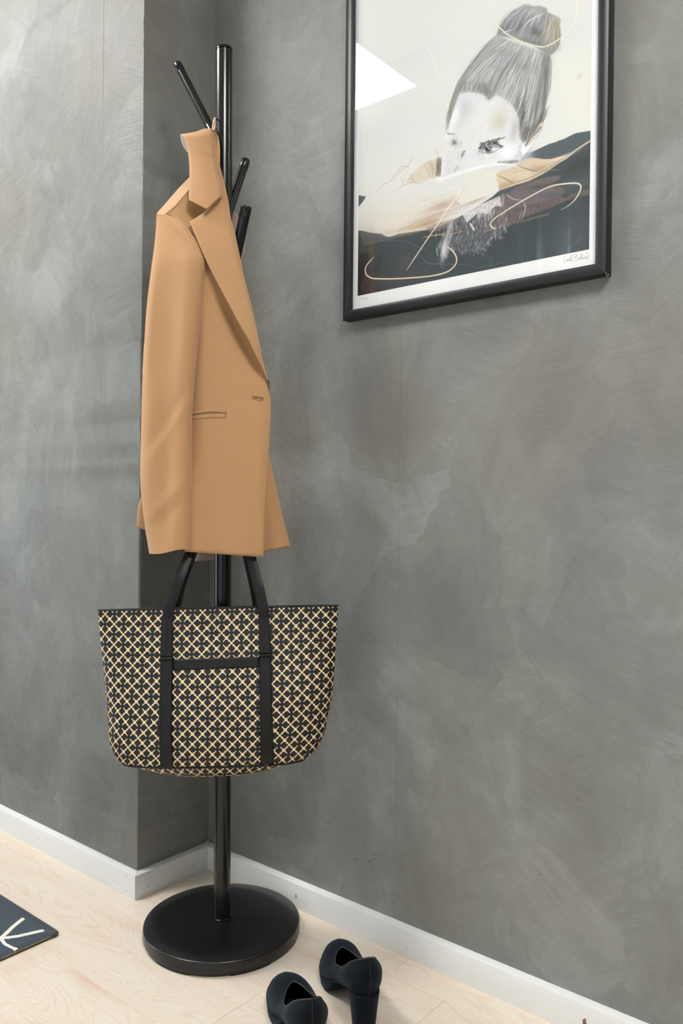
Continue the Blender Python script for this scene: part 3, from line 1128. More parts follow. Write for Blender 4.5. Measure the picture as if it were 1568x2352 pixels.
def bag_ring(y, xl, xr, of, ob, n=NA, ex=3.2):
    """A flattened super-ellipse ring; the front face bows gently."""
    dm = (of + ob) / 2
    pl_, pr_ = toward(xl, y, dm), toward(xr, y, dm)
    c = (pl_ + pr_) / 2
    a = np.linalg.norm(pr_ - pl_) / 2
    ux = (pr_ - pl_) / (2 * a)
    b = (of - ob) / 2
    th = np.linspace(0, 2 * PI, n, endpoint=False) + PI          # starts at the left end, first half is the front
    cx, sx = np.cos(th), -np.sin(th)
    px = np.sign(cx) * np.abs(cx) ** (2 / ex)
    py = np.sign(sx) * np.abs(sx) ** (2 / 2.3)
    ring = c + np.outer(px * a, ux) + np.outer(py * b, E2)
    ring[:, 2] += px * a * TILT                                  # hangs a touch lower on its left
    return ring, a


CELL = .0262        # side of one lattice diamond


def bag_body():
    verts, uvs = [], []
    for j in range(NZ):
        y, xl, xr, of, ob = RW[j]
        ring, a = bag_ring(y, xl, xr, of, ob)
        seg = np.linalg.norm(np.diff(np.vstack([ring, ring[:1]]), axis=0), axis=1)
        arc = np.concatenate([[0], np.cumsum(seg)])[:-1]
        mid = arc[NA // 4]
        v = (y - 1400) * D0 / F_PX * .955
        for k in range(NA):
            verts.append(ring[k])
            uvs.append((arc[k] - mid, v))
    nb = len(verts)
    # sagging bottom: shrink rings inward and down
    y, xl, xr, of, ob = RW[-1]
    ring, a = bag_ring(y, xl, xr, of, ob)
    c = ring.mean(0)
    bot = [(.96, .003), (.90, .0075), (.80, .014), (.66, .0205), (.48, .025), (.28, .0275), (.08, .028)]
    for sc_, dz in bot:
        for k in range(NA):
            d = ring[k] - c
            w = d @ E1; u = d @ E2
            lat = abs(w) / a
            q = c + E1 * w * (1 - (1 - sc_) * .35) * (1 if sc_ > .1 else 1) + E2 * u * sc_
            q = q + np.array([0, 0, d[2]])
            q[2] -= dz * (1 - lat ** 3) 
            verts.append(q)
            uvs.append((w, (1744 - 1400) * D0 / F_PX * .955 + (1 - sc_) * .065))
    nr = NZ + len(bot)
    faces = []
    for j in range(nr - 1):
        for k in range(NA):
            k2 = (k + 1) % NA
            faces.append((j * NA + k, (j + 1) * NA + k, (j + 1) * NA + k2, j * NA + k2))
    faces.append(tuple((nr - 1) * NA + k for k in range(NA)))
    # inner skin so the mouth has thickness
    ni = len(verts)
    for j in range(0, 40):
        y, xl, xr, of, ob = RW[j]
        ring, a = bag_ring(y, xl + 3, xr - 3, of - .0025, ob + .0025)
        for k in range(NA):
            verts.append(ring[k]); uvs.append((0.25, 0.25))
    for j in range(39):
        for k in range(NA):
            k2 = (k + 1) % NA
            faces.append((ni + j * NA + k, ni + j * NA + k2, ni + (j + 1) * NA + k2, ni + (j + 1) * NA + k))
    for k in range(NA):
        k2 = (k + 1) % NA
        faces.append((k, k2, ni + k2, ni + k))
    me = mesh_of(verts, faces)
    uvl = me.uv_layers.new(name='uv')
    ca = 1 / (CELL * math.sqrt(2))
    U = np.array(uvs)
    du = .5 * 0
    data = np.empty((len(me.loops), 2), dtype=np.float32)
    li = np.empty(len(me.loops), dtype=np.int32)
    me.loops.foreach_get('vertex_index', li)
    P = U[li]
    data[:, 0] = (P[:, 0] + P[:, 1] + UV0[0]) * ca
    data[:, 1] = (P[:, 0] - P[:, 1] + UV0[1]) * ca
    # unwrap the seam at the left end
    uvl.data.foreach_set('uv', data.ravel())
    nf = len(faces)
    me.materials.append(M['clover_canvas']); me.materials.append(M['tote_inside'])
    mi = np.zeros(len(me.polygons), dtype=np.int32)
    first_in = (nr - 1) * NA + 1
    mi[first_in:first_in + 39 * NA] = 1
    me.polygons.foreach_set('material_index', mi)
    return me


_x, _y = (443 - 500) * .000808, (1427 - 1400) * D0 / F_PX * .955
UV0 = (-(_x + _y), -(_x - _y))
_x, _y = (408 - 500) * D0 / F_PX * .94, (1543.4 - 1400) * D0 / F_PX * .955
UV1 = (-(_x + _y), -(_x - _y))
link('body', bag_body(), None, tote)


def bag_front(px, py, lift=0.0):
    """Point on the front of the bag at a pixel column/row."""
    y = py + (px - 500) * TILT
    r = np.array([np.interp(y, rows[:, 0], rows[:, c]) for c in range(1, 5)])
    ring, a = bag_ring(y, *r)
    half = ring[:NA // 2 + 1]
    # project each ring vertex to pixel x and interpolate
    d = half - CAM
    zx = d @ FW
    xs = W_PX / 2 + F_PX * (d @ RT) / zx
    q = np.array([np.interp(px, xs, half[:, c]) for c in range(3)])
    return q + E2 * lift


def bag_sheet(name, L, R, lift, thick, parent, mat, nu=20, nv=30, uv=None, label=None):
    t = np.linspace(0, 1, nv); s = np.linspace(0, 1, nu)
    LP, RP = catmull(L, t), catmull(R, t)
    verts = []
    uvs = []
    for layer in (0, 1):
        for j in range(nv):
            for i in range(nu):
                p = LP[j] * (1 - s[i]) + RP[j] * s[i]
                e = min(s[i] * (nu - 1), (1 - s[i]) * (nu - 1), 1) * min(t[j] * (nv - 1), (1 - t[j]) * (nv - 1), 1)
                verts.append(bag_front(p[0], p[1], (lift + thick * (.45 + .55 * min(e, 1))) if layer == 0 else lift - .004))
                uvs.append(((p[0] - 500) * D0 / F_PX * .94, (p[1] - 1400) * D0 / F_PX * .955))
    n = nu * nv
    faces = []
    for j in range(nv - 1):
        for i in range(nu - 1):
            a = j * nu + i
            faces.append((a, a + nu, a + nu + 1, a + 1)); faces.append((n + a, n + a + 1, n + a + nu + 1, n + a + nu))
    rim = list(range(nu)) + [j * nu + nu - 1 for j in range(1, nv)] + [(nv - 1) * nu + i for i in range(nu - 2, -1, -1)] + [j * nu for j in range(nv - 2, 0, -1)]
    for k in range(len(rim)):
        a, b = rim[k], rim[(k + 1) % len(rim)]
        faces.append((a, b, n + b, n + a))
    me = mesh_of(verts, faces)
    if uv is not None:
        uvl = me.uv_layers.new(name='uv')
        ca = 1 / (CELL * math.sqrt(2))
        li = np.empty(len(me.loops), dtype=np.int32); me.loops.foreach_get('vertex_index', li)
        P = np.array(uvs)[li]
        data = np.stack([(P[:, 0] + P[:, 1] + uv[0]) * ca, (P[:, 0] - P[:, 1] + uv[1]) * ca], -1).astype(np.float32)
        uvl.data.foreach_set('uv', data.ravel())
    me = fix_normals(me)
    o = link(name, me, mat, parent)
    if label: o['label'] = label
    return o


lea = M['black_leather']
pocket = bag_sheet('pocket', [(396, 1516), (395.5, 1600), (395, 1680), (396.5, 1743.5)], [(597, 1510), (597.5, 1600), (598, 1680), (599.5, 1736)], .0008, .0016, tote, M['clover_canvas'], 40, 40, uv=UV1)
bag_sheet('pocket_binding', [(396.5, 1507), (397, 1518.5), (397.5, 1530.5)], [(595, 1501), (595, 1512), (595, 1523.5)], .0022, .0016, pocket, lea, 40, 8, label='plain black leather binding')
strapL = bag_sheet('strap_panel', [(369, 1500), (367.4, 1580), (365.6, 1650), (369, 1745.5)], [(397.4, 1500), (395.8, 1580), (394.3, 1650), (398, 1744.5)], .0022, .0018, tote, lea, 12, 40)
strapR = bag_sheet('strap_panel', [(595.6, 1492), (596.2, 1580), (597, 1650), (599, 1737)], [(623, 1492), (624, 1580), (626.5, 1650), (629.5, 1736.6)], .0022, .0018, tote, lea, 12, 40)
tabL = bag_sheet('handle_tab', [(373.2, 1411), (371, 1450), (369, 1502)], [(397, 1410.5), (397, 1450), (397.4, 1501)], .0042, .0020, tote, lea, 12, 24)
tabR = bag_sheet('handle_tab', [(594.2, 1406), (594.8, 1450), (595.6, 1494)], [(617.6, 1405.5), (619.6, 1450), (623, 1493)], .0042, .0020, tote, lea, 12, 24)


def leather_roll(px0, px1, y0, y1, lift, parent, name='keeper'):
    path = [bag_front(px0 + (px1 - px0) * f, y0 + (y1 - y0) * f, lift) for f in np.linspace(0, 1, 12)]
    link(name, sweep(path, 10, .0023), lea, parent)


leather_roll(368.4, 397.8, 1505, 1503.5, .0062, tabL)
leather_roll(595.2, 623.4, 1497, 1496, .0062, tabR)


# stitching: short raised dashes
def stitch(pts, lift, parent, mat='black_thread', step=3.1, r=.00042, name='stitching'):
    pts = np.array(pts, float)
    seglen = np.concatenate([[0], np.cumsum(np.linalg.norm(np.diff(pts, axis=0), axis=1))])
    n = int(seglen[-1] / step)
    bm = bmesh.new()
    for k in range(n):
        a, b = (k + .12) * step, (k + .82) * step
        q = []
        for d in (a, b):
            q.append(bag_front(np.interp(d, seglen, pts[:, 0]), np.interp(d, seglen, pts[:, 1]), lift))
        t = sweep([q[0] - E2 * r, (q[0] + q[1]) / 2 + E2 * r * .8, q[1] - E2 * r], 5, r)
        bm.from_mesh(t); bpy.data.meshes.remove(t)
    me = bpy.data.meshes.new('s'); bm.to_mesh(me); bm.free()
    return link(name, me, M[mat], parent, kind='stuff')


stitch([(384.6, 1413), (383, 1450), (382.4, 1500)], .0064, tabL)
stitch([(606, 1407), (607, 1450), (608.6, 1492)], .0064, tabR)
stitch([(371, 1509), (369.6, 1580), (368, 1650), (371.4, 1742)], .0042, strapL)
stitch([(394.6, 1509), (393.2, 1580), (391.6, 1650), (395, 1741)], .0042, strapL)
stitch([(598, 1500), (598.8, 1580), (599.6, 1650), (601.6, 1733)], .0042, strapR)
stitch([(620.4, 1500), (621.6, 1580), (624, 1650), (627, 1732)], .0042, strapR)
stitch([(399, 1527), (594, 1520.6)], .0042, pocket)
stitch([(399, 1510), (594, 1504)], .0042, pocket)
for pts in ([(485, 1413.5), (506, 1413)], [(497, 1414), (497, 1450)], [(488, 1450.5), (508, 1449.8)]):
    stitch(pts, .0006, tote, step=4, name='snap_stitching')


# rim binding and the seam piping round the bottom
def ring_tube(name, y, xl, xr, of, ob, r, parent, dz=0):
    ring, a = bag_ring(y, xl, xr, of, ob, 160)
    path = [p + np.array([0, 0, dz]) for p in ring]
    path.append(path[0])
    return link(name, sweep(path, 8, r, cap=False), lea, parent)


ring_tube('rim', 1396.2, 225, 776.6, .0716, .0524, .0013, tote)
ring_tube('base_piping', 1744, 281, 701, .1282, .0335, .0016, tote)


# handles: flat leather bands up to the peg
def band(name, pts, w0, parent, mat, thick=.0030, edge=None, nrm=None):
    """pts: (px, py, off, width px); a band facing the camera, or turned by nrm."""
    pts = np.array(pts, float)
    t = np.linspace(0, 1, 70)
    P = catmull(pts, t)
    C3 = np.array([toward(x, y, o) for x, y, o, w in P])
    T3 = np.gradient(C3, axis=0); T3 /= np.linalg.norm(T3, axis=1)[:, None]
    verts, faces = [], []
    for c, tg, pw in zip(C3, T3, P):
        n = E2 if nrm is None else np.array(nrm)
        n = n - tg * (n @ tg); n /= np.linalg.norm(n)
        s = np.cross(tg, n)
        hw = pw[3] * D0 / F_PX / 2
        for a, b in ((-1, .5), (-.88, 1), (.88, 1), (1, .5), (1, -.5), (.88, -1), (-.88, -1), (-1, -.5)):
            verts.append(c + s * a * hw + n * b * thick / 2)
    m = 8
    for i in range(len(C3) - 1):
        for k in range(m):
            k2 = (k + 1) % m
            faces.append((i * m + k, i * m + k2, (i + 1) * m + k2, (i + 1) * m + k))
    faces.append(tuple(range(m))[::-1]); faces.append(tuple((len(C3) - 1) * m + k for k in range(m)))
    o = link(name, sharp(fix_normals(mesh_of(verts, faces)), 50), mat, parent)
    return o


band('handle', [(385, 1420, .0800, 23), (388, 1398, .0830, 23.5), (399, 1368, .080, 23), (415, 1322, .073, 22), (437, 1268, .050, 21), (462, 1205, .036, 20), (487, 1140, .034, 18), (506, 1090, .032, 15), (520, 1068, .030, 14), (534, 1085, .032, 15),
                (548, 1140, .034, 18), (563, 1215, .036, 20), (576, 1279, .050, 21.5), (591, 1335, .073, 22), (601, 1378, .080, 22.5), (605.5, 1402, .0830, 23), (606, 1415, .0800, 23)], 23, tote, lea)
band('handle', [(404, 1410, .034, 24), (409, 1390, .034, 24), (418, 1350, .034, 24), (431, 1310, .033, 24), (449, 1262, .028, 23), (472, 1200, .024, 22), (494, 1130, .022, 18), (508, 1085, .024, 14), (520, 1066, .026, 13), (530, 1085, .024, 14),
                (541, 1140, .022, 18), (553, 1215, .024, 22), (566, 1290, .028, 22), (579, 1350, .034, 22), (586, 1390, .034, 22), (588, 1410, .034, 22)], 23, tote, lea, nrm=E2 * .35 + E1 * .9)

# ================================================================ PUMPS
def pump(name, toe_dir, heel_pos, side, label):
    """A platform pump; local x runs from heel back to toe, y to the left, z up."""
    root = empty(name, heel_pos, label, 'shoe', 'pair of black suede pumps')
    root.rotation_euler = (0, 0, toe_dir)
    Lg = .238

    def zf(x):                                              # height of the foot bed edge above the floor
        return .021 + .055 * (.45 * (1 - smoothstep(.03, .165, x)) + .55 * (1 - np.clip((x - .03) / .13, 0, 1))) + .006 * smoothstep(.19, .24, x)
    xs = np.array([-.002, .004, .014, .03, .05, .075, .10, .125, .15, .17, .19, .205, .218, .229, .236, .2385])
    ws = np.array([.000, .0145, .0225, .0275, .0290, .0275, .0262, .0290, .0345, .0378, .0372, .0338, .0280, .0195, .0095, .000])
    cl = np.array([0, 0, 0, 0, .0005, .001, .002, .003, .003, .002, .000, -.002, -.0045, -.006, -.007, -.0075]) * side

    n = 72
    # closed outline parameter: q in [0,1): heel -> left side -> toe -> right side -> heel
    q = np.arange(n) / n
    def out_x(u): return -.002 + (.2405) * (1 - np.cos(PI * u)) / 2
    U = np.where(q < .5, q * 2, (1 - q) * 2)
    Xo = out_x(U)
    sg = np.where(q < .5, 1, -1)
    wo = np.interp(Xo, xs, ws) * sg
    co_ = np.interp(Xo, xs, cl)
    F = np.stack([Xo, wo + co_, zf(Xo)], -1)
    # topline (the opening)
    tx0, tx1 = -.006, .158
    Xt = tx0 + (tx1 - tx0) * (1 - np.cos(PI * U)) / 2
    f = (Xt - tx0) / (tx1 - tx0)
    wt = .0275 * np.sin(PI * np.clip(f, 0, 1) ** .88) ** np.where(f < .5, .72, .50) * sg
    ht = .063 - .013 * np.abs(wt) / .028 - .028 * smoothstep(0, .45, f) + .008 * smoothstep(.7, 1, f)
    zt = zf(Xt * .93) + ht
    Tp = np.stack([Xt, wt + np.interp(Xt, xs, cl), zt], -1)
    rings = []
    K = 14
    for k in range(K + 1):
        a = k / K
        bul = math.sin(PI * a)
        P = F * (1 - a) + Tp * a
        d = F[:, :2] - np.array([.10, 0])
        out = np.stack([np.where(q < .5, 0, 0), np.sign(wo + 1e-9), np.zeros(n)], -1)
        side_w = np.minimum(np.abs(wo) / .03, 1)
        toe_w = smoothstep(.14, .235, Xo)
        heel_w = smoothstep(.03, .0, Xo)
        P = P + out * (bul * (.0058 + .004 * smoothstep(.07, .02, Xo)) * side_w)[:, None]
        P[:, 2] += bul * .011 * toe_w
        P[:, 0] += bul * (.006 * smoothstep(.2, .238, Xo) - .0085 * heel_w)
        rings.append(P)
    verts = np.concatenate(rings)
    faces = []
    for k in range(K):
        for i in range(n):
            i2 = (i + 1) % n
            faces.append((k * n + i, k * n + i2, (k + 1) * n + i2, (k + 1) * n + i))
    # lining: slightly inside, going down from the topline to the insole
    base = len(verts)
    inner = []
    for k in range(8):
        a = k / 7
        ins = F * a + Tp * (1 - a)
        ins = ins.copy()
        ins[:, 0] = .10 + (ins[:, 0] - .10) * (1 - .035 * min(1, a * 3) - .03)
        ins[:, 1] *= (1 - .10 * min(1, a * 3 + .25))
        ins[:, 2] += .003 * a
        inner.append(ins)
    me = fix_normals(mesh_of(verts, faces))
    up = link('upper', me, M['black_suede']); up.parent = root
    iv = np.concatenate(inner)
    fi = []
    for k in range(7):
        for i in range(n):
            i2 = (i + 1) % n
            fi.append((k * n + i, (k + 1) * n + i, (k + 1) * n + i2, k * n + i2))
    fi.append(tuple(7 * n + i for i in range(n)))
    ln = link('lining', mesh_of(iv, fi), M['shoe_lining']); ln.parent = root
    # bridge / topline piping
    path = [p for p in Tp] + [Tp[0]]
    pp = link('topline_piping', sweep(path, 8, .0007, cap=False), M['gold_piping']); pp.parent = root
    # sole with platform
    sv, sfc = [], []
    lay = [(1.0, 0.0), (.985, -.004), (.97, -.0085)]
    def zb(x): return np.where(x > .128, .0, zf(x) - .0045) * 1.0
    bot_z = np.where(Xo > .15, .0015 + .006 * smoothstep(.19, .24, Xo), (zf(Xo) - .005) * (1 - smoothstep(.112, .150, Xo)) + .0015 * smoothstep(.112, .150, Xo))
    for a in (0, .5, 1):
        P = F.copy()
        P[:, 1] = (P[:, 1] - co_) * (1 - .06 * a) + co_
        P[:, 0] = .12 + (P[:, 0] - .12) * (1 - .02 * a)
        P[:, 2] = F[:, 2] * (1 - a) + bot_z * a
        sv.append(P)
    sv = np.concatenate(sv)
    for k in range(2):
        for i in range(n):
            i2 = (i + 1) % n
            sfc.append((k * n + i, k * n + i2, (k + 1) * n + i2, (k + 1) * n + i))
    half = n // 2
    for b0 in (0, 2 * n):
        for i in range(half):
            a_, b_ = b0 + i, b0 + i + 1
            c_, d_ = b0 + (n - i - 1) % n, b0 + (n - i) % n
            if i == 0: sfc.append((a_, b_, c_))
            elif i == half - 1: sfc.append((a_, b_, d_))
            else: sfc.append((a_, b_, c_, d_))
    pf = link('platform', fix_normals(mesh_of(sv, sfc)), M['black_suede']); pf.parent = root
    # outsole leaf under the platform
    m_ = Xo > .135
    # heel: suede covered block tapering to a small top piece
    hv, hf = [], []
    hn = 40
    prof = [(.0745, 1.0), (.064, .95), (.048, .87), (.032, .80), (.018, .75), (.006, .72)]
    for z, sc_ in prof:
        for k in range(hn):
            a = 2 * PI * k / hn
            cx, sy = math.cos(a), math.sin(a)
            ex = np.sign(cx) * abs(cx) ** .75; ey = np.sign(sy) * abs(sy) ** .8
            front = .024 + .004
            xx = .0235 + ex * (.0285 * sc_ if cx < 0 else .026 * sc_ * (1 + .25 * (z / .075) ** 3))
            xx += (1 - sc_) * -.006
            yy = ey * .0240 * sc_
            hv.append((xx, yy, min(z, float(zf(xx)) + .004) if z > .07 else z))
    for i in range(len(prof) - 1):
        for k in range(hn):
            k2 = (k + 1) % hn
            hf.append((i * hn + k, i * hn + k2, (i + 1) * hn + k2, (i + 1) * hn + k))
    hf.append(tuple(range(hn))); hf.append(tuple((len(prof) - 1) * hn + k for k in range(hn)))
    he = link('heel', sharp(fix_normals(mesh_of(hv, hf)), 60), M['black_suede']); he.parent = root
    tv = [(v[0], v[1], 0.0) for v in hv[-hn:]] + [(v[0], v[1], .0062) for v in hv[-hn:]]
    tf = [(k, (k + 1) % hn, hn + (k + 1) % hn, hn + k) for k in range(hn)] + [tuple(range(hn))[::-1], tuple(range(hn, 2 * hn))]
    tp = link('heel_tip', sharp(fix_normals(mesh_of(tv, tf)), 40), M['black_rubber']); tp.parent = root
    # back seam
    bs = [rings[k][0] + np.array([-.0004, 0, 0]) for k in range(K + 1)]
    sm = link('back_seam', sweep(bs, 6, .0006), M['seam_suede']); sm.parent = root
    # heel breast line where the counter meets the heel
    ridge_ = [F[i] + np.array([-.0006, 0, -.001]) for i in list(range(n - 12, n)) + list(range(0, 13))]
    hl = link('heel_seam', sweep(ridge_, 6, .0009), M['black_suede']); hl.parent = root
    return root


def shoe_place(px, py):
    p = on(px, py, 2, 0.0)
    return (p[0], p[1], 0.0)


pump('pump', math.radians(143.5), shoe_place(843, 2396), 1, 'black suede high heeled pump nearer the skirting board, its heel turned to the camera')
pump('pump', math.radians(143), shoe_place(712, 2506), -1, 'black suede high heeled pump nearer the round base, cut off by the picture edge')

# ================================================================ RUG
rc = on(133.5, 2140, 2, .008)
RX1, RY1 = float(rc[0]), float(rc[1])
RX0, RY0 = RX1 - 1.3, RY1 - .75
RTH = .0075
rug = empty('rug', (RX1, RY1, 0), 'dark blue grey flat woven rug with thin white lines', 'rug')


def rug_body():
    nx, ny = 120, 80
    xs = np.linspace(RX0, RX1, nx); ys = np.linspace(RY0, RY1, ny)
    verts = []
    for z_ in (1, 0):
        for y in ys:
            for x in xs:
                e = min(RX1 - x, x - RX0, RY1 - y, y - RY0)
                verts.append((x, y, (RTH - .0018 * max(0, 1 - e / .004)) if z_ else .0012))
    n = nx * ny
    faces = []
    for j in range(ny - 1):
        for i in range(nx - 1):
            a = j * nx + i
            faces.append((a, a + 1, a + nx + 1, a + nx)); faces.append((n + a, n + a + nx, n + a + nx + 1, n + a + 1))
    rim = list(range(nx)) + [j * nx + nx - 1 for j in range(1, ny)] + [(ny - 1) * nx + i for i in range(nx - 2, -1, -1)] + [j * nx for j in range(ny - 2, 0, -1)]
    for k in range(len(rim)):
        a, b = rim[k], rim[(k + 1) % len(rim)]
        faces.append((a, n + a, n + b, b))
    return fix_normals(mesh_of(verts, faces))


link('weave', rug_body(), M['rug_weave'], rug, smooth=False)
link('selvedge', sweep([(RX0, RY1 - .002, .0050), (RX1 - .012, RY1 - .002, .0052), (RX1 - .003, RY1 - .0025, .0052), (RX1 - .0005, RY1 - .008, .0050), (RX1 - .0008, RY1 - .016, .0046)], 12, [.0050, .0050, .0050, .0045, .0030]), M['rug_binding'], rug)
link('hem', box(RX1 - .004, RX1 + .0004, RY0, RY1 - .008, 0, .0052, bevel=.001), M['rug_backing'], rug, smooth=False)
bm = bmesh.new()
yy = RY1 - .014
while yy > RY0:
    t = sweep([(RX1 + .0004, yy, .0048), (RX1 + .0008, yy - .0012, .0050), (RX1 + .0004, yy - .0024, .0048)], 5, .00055)
    bm.from_mesh(t); bpy.data.meshes.remove(t)
    yy -= .0036
me = bpy.data.meshes.new('s'); bm.to_mesh(me); bm.free()
link('hem_stitching', me, M['hem_thread'], rug, kind='stuff')


def yarn(pts, w=.0050):
    """A white figure line, woven in short stepped floats."""
    pts = np.array(pts, float)
    L = np.concatenate([[0], np.cumsum(np.linalg.norm(np.diff(pts, axis=0), axis=1))])
    n = max(3, int(L[-1] / .0040))
    bm = bmesh.new()
    for k in range(n):
        a = (k + .5) / n * L[-1]
        x, y = min(np.interp(a, L, pts[:, 0]), RX1 - .0056), np.interp(a, L, pts[:, 1])
        t = box(x - .0048, x + .0048, y - w * .55, y + w * .55, RTH - .002, RTH + .0009 + rng.uniform(0, .0004), bevel=.0006, seg=1)
        bm.from_mesh(t); bpy.data.meshes.remove(t)
    me = bpy.data.meshes.new('y'); bm.to_mesh(me); bm.free()
    link('white_line', me, M['white_yarn'], rug, smooth=False)


def rp(px, py):
    p = on(px, py, 2, RTH)
    return (p[0], p[1])


node = rp(2, 2156)
yarn([node, rp(30, 2129), rp(54, 2110)])
yarn([node, rp(40, 2151), rp(70, 2144), rp(100, 2137.5)])
yarn([node, rp(12, 2169), rp(30, 2178), rp(46, 2186)])
nx_, ny_ = node
yarn([node, (nx_ - .09, ny_ - .012)]); n2 = (nx_ - .09, ny_ - .012)
yarn([n2, (n2[0] - .05, RY1 - .02)]); yarn([n2, (n2[0] - .06, n2[1] - .09)]); yarn([n2, (n2[0] - .12, n2[1] + .01)])
n3 = (n2[0] - .06, n2[1] - .09)
yarn([n3, (n3[0] + .10, n3[1] - .05)]); yarn([n3, (n3[0] - .05, n3[1] - .12)]); yarn([n3, (n3[0] - .14, n3[1] + .02)])
n4 = (n2[0] - .12, n2[1] + .01)
yarn([n4, (n4[0] - .06, RY1 - .02)]); yarn([n4, (n4[0] - .07, n4[1] - .10)])

# ================================================================ PICTURE
FX0, FX1, FZ0, FD = .41494, .95281, 1.21969, .02144
FZ1 = FZ0 + .74
FWD = .0185
pic = empty('picture', ((FX0 + FX1) / 2, 0, FZ0), 'black framed print of a woman with a hair bun, signed below', 'picture')


def rail(a, b, ia, ib):
    """One mitred frame rail: outer corners a,b, inner corners ia,ib (x,z)."""
    e = .0012
    prof = []
    verts, faces = [], []
    for o_, i_ in ((a, ia), (b, ib)):
        o_, i_ = np.array(o_), np.array(i_)
        d = i_ - o_
        for f_, y in ((0, -.0004), (0, -FD + e), (e / FWD, -FD), (1 - e / FWD, -FD), (1, -FD + e), (1, -.0125), (.72, -.0125), (.72, -.0004)):
            p = o_ + d * f_
            verts.append((p[0], y, p[1]))
    m = 8
    for k in range(m):
        k2 = (k + 1) % m
        faces.append((k, k2, m + k2, m + k))
    faces.append(tuple(range(m))[::-1]); faces.append(tuple(range(m, 2 * m)))
    link('frame_rail', sharp(fix_normals(mesh_of(verts, faces)), 50), M['black_frame_wood'], pic)


g = .0001
o = [(FX0, FZ0), (FX1, FZ0), (FX1, FZ1), (FX0, FZ1)]
i_ = [(FX0 + FWD, FZ0 + FWD), (FX1 - FWD, FZ0 + FWD), (FX1 - FWD, FZ1 - FWD), (FX0 + FWD, FZ1 - FWD)]
for k in range(4): rail(o[k], o[(k + 1) % 4], i_[k], i_[(k + 1) % 4])
link('glass', box(FX0 + .010, FX1 - .010, -.0150, -.0130, FZ0 + .010, FZ1 - .010), M['clear_glass'], pic, smooth=False)
link('backing', box(FX0 + .013, FX1 - .013, -.0100, -.0006, FZ0 + .013, FZ1 - .013), M['white_paper'], pic, smooth=False)
paper = link('paper', box(FX0 + .011, FX1 - .011, -.0112, -.0102, FZ0 + .011, FZ1 - .011), M['white_paper'], pic, smooth=False)
YP = -.0114
for px, py in ((1392, 628), (1394, 634), (1397, 631)):
    q = on(px, py, 1, -FD + .002)
    link('chip', axis_lathe(q, (0, -1, 0), [(0, .0008), (.0022, .0006)], 8), M['frame_chip'], pic)

#ART#
# ---- the print: a painted sheet of coloured points (its ink), drawn here stroke by stroke
AX0, AX1, AZ0, AZ1 = .4447, .9204, 1.2662, 1.705
CELLP = .00088
NXP, NZP = int(round((AX1 - AX0) / CELLP)) + 1, int(round((AZ1 - AZ0) / CELLP)) + 1
INK = np.zeros((NZP, NXP, 3))


def lin(c):
    a = np.array(c[:3], float) / 255
    return np.where(a <= .04045, a / 12.92, ((a + .055) / 1.055) ** 2.4) * .96


def cv(px, py):                     # photo place -> sheet cell (column, row from the bottom)
    v = FW[None, :] + RT[None, :] * ((np.atleast_1d(px)[:, None] - W_PX / 2) / F_PX) - UP[None, :] * ((np.atleast_1d(py)[:, None] - H_PX / 2) / F_PX)
    t = (YP - CAM[1]) / v[:, 1]
    P = CAM[None, :] + v * t[:, None]
    return np.stack([(P[:, 0] - AX0) / CELLP, (P[:, 2] - AZ0) / CELLP], -1)


def cvp(pts):
    pts = np.array(pts, float)
    return cv(pts[:, 0], pts[:, 1])


def blur(a, n=1):
    for _ in range(n):
        p = np.pad(a, 1, mode='edge')
        a = (p[:-2, 1:-1] + p[2:, 1:-1] + p[1:-1, :-2] + p[1:-1, 2:] + 4 * p[1:-1, 1:-1]) / 8
    return a


def put(mask, x0, y0, color):
    h, w = mask.shape
    INK[y0:y0 + h, x0:x0 + w] = INK[y0:y0 + h, x0:x0 + w] * (1 - mask[..., None]) + lin(color) * mask[..., None]


def poly(pts, color, alpha=1.0, soft=1, noise_amt=0.0, smooth=False):
    P = cvp(pts)
    if smooth:
        P = catmull(np.vstack([P, P[:1]]), np.linspace(0, 1, len(P) * 8))
    m = soft + 2
    x0, y0 = np.floor(P.min(0)).astype(int) - m
    x1, y1 = np.ceil(P.max(0)).astype(int) + m
    x0, y0, x1, y1 = max(x0, 0), max(y0, 0), min(x1, NXP), min(y1, NZP)
    if x1 <= x0 or y1 <= y0: return
    X, Y = np.meshgrid(np.arange(x0, x1), np.arange(y0, y1))
    ins = np.zeros(X.shape, bool)
    n = len(P)
    for i in range(n):
        (ax, ay), (bx, by) = P[i], P[(i + 1) % n]
        if ay == by: continue
        c = (ay > Y) != (by > Y)
        ins ^= c & (X < (bx - ax) * (Y - ay) / (by - ay) + ax)
    k = blur(ins.astype(float), soft)
    if noise_amt:
        r = blur(rng.random(X.shape), 2)
        k = k * np.clip(1 - noise_amt * (r - .3) * 4, 0, 1)
    put(k * alpha, x0, y0, color)


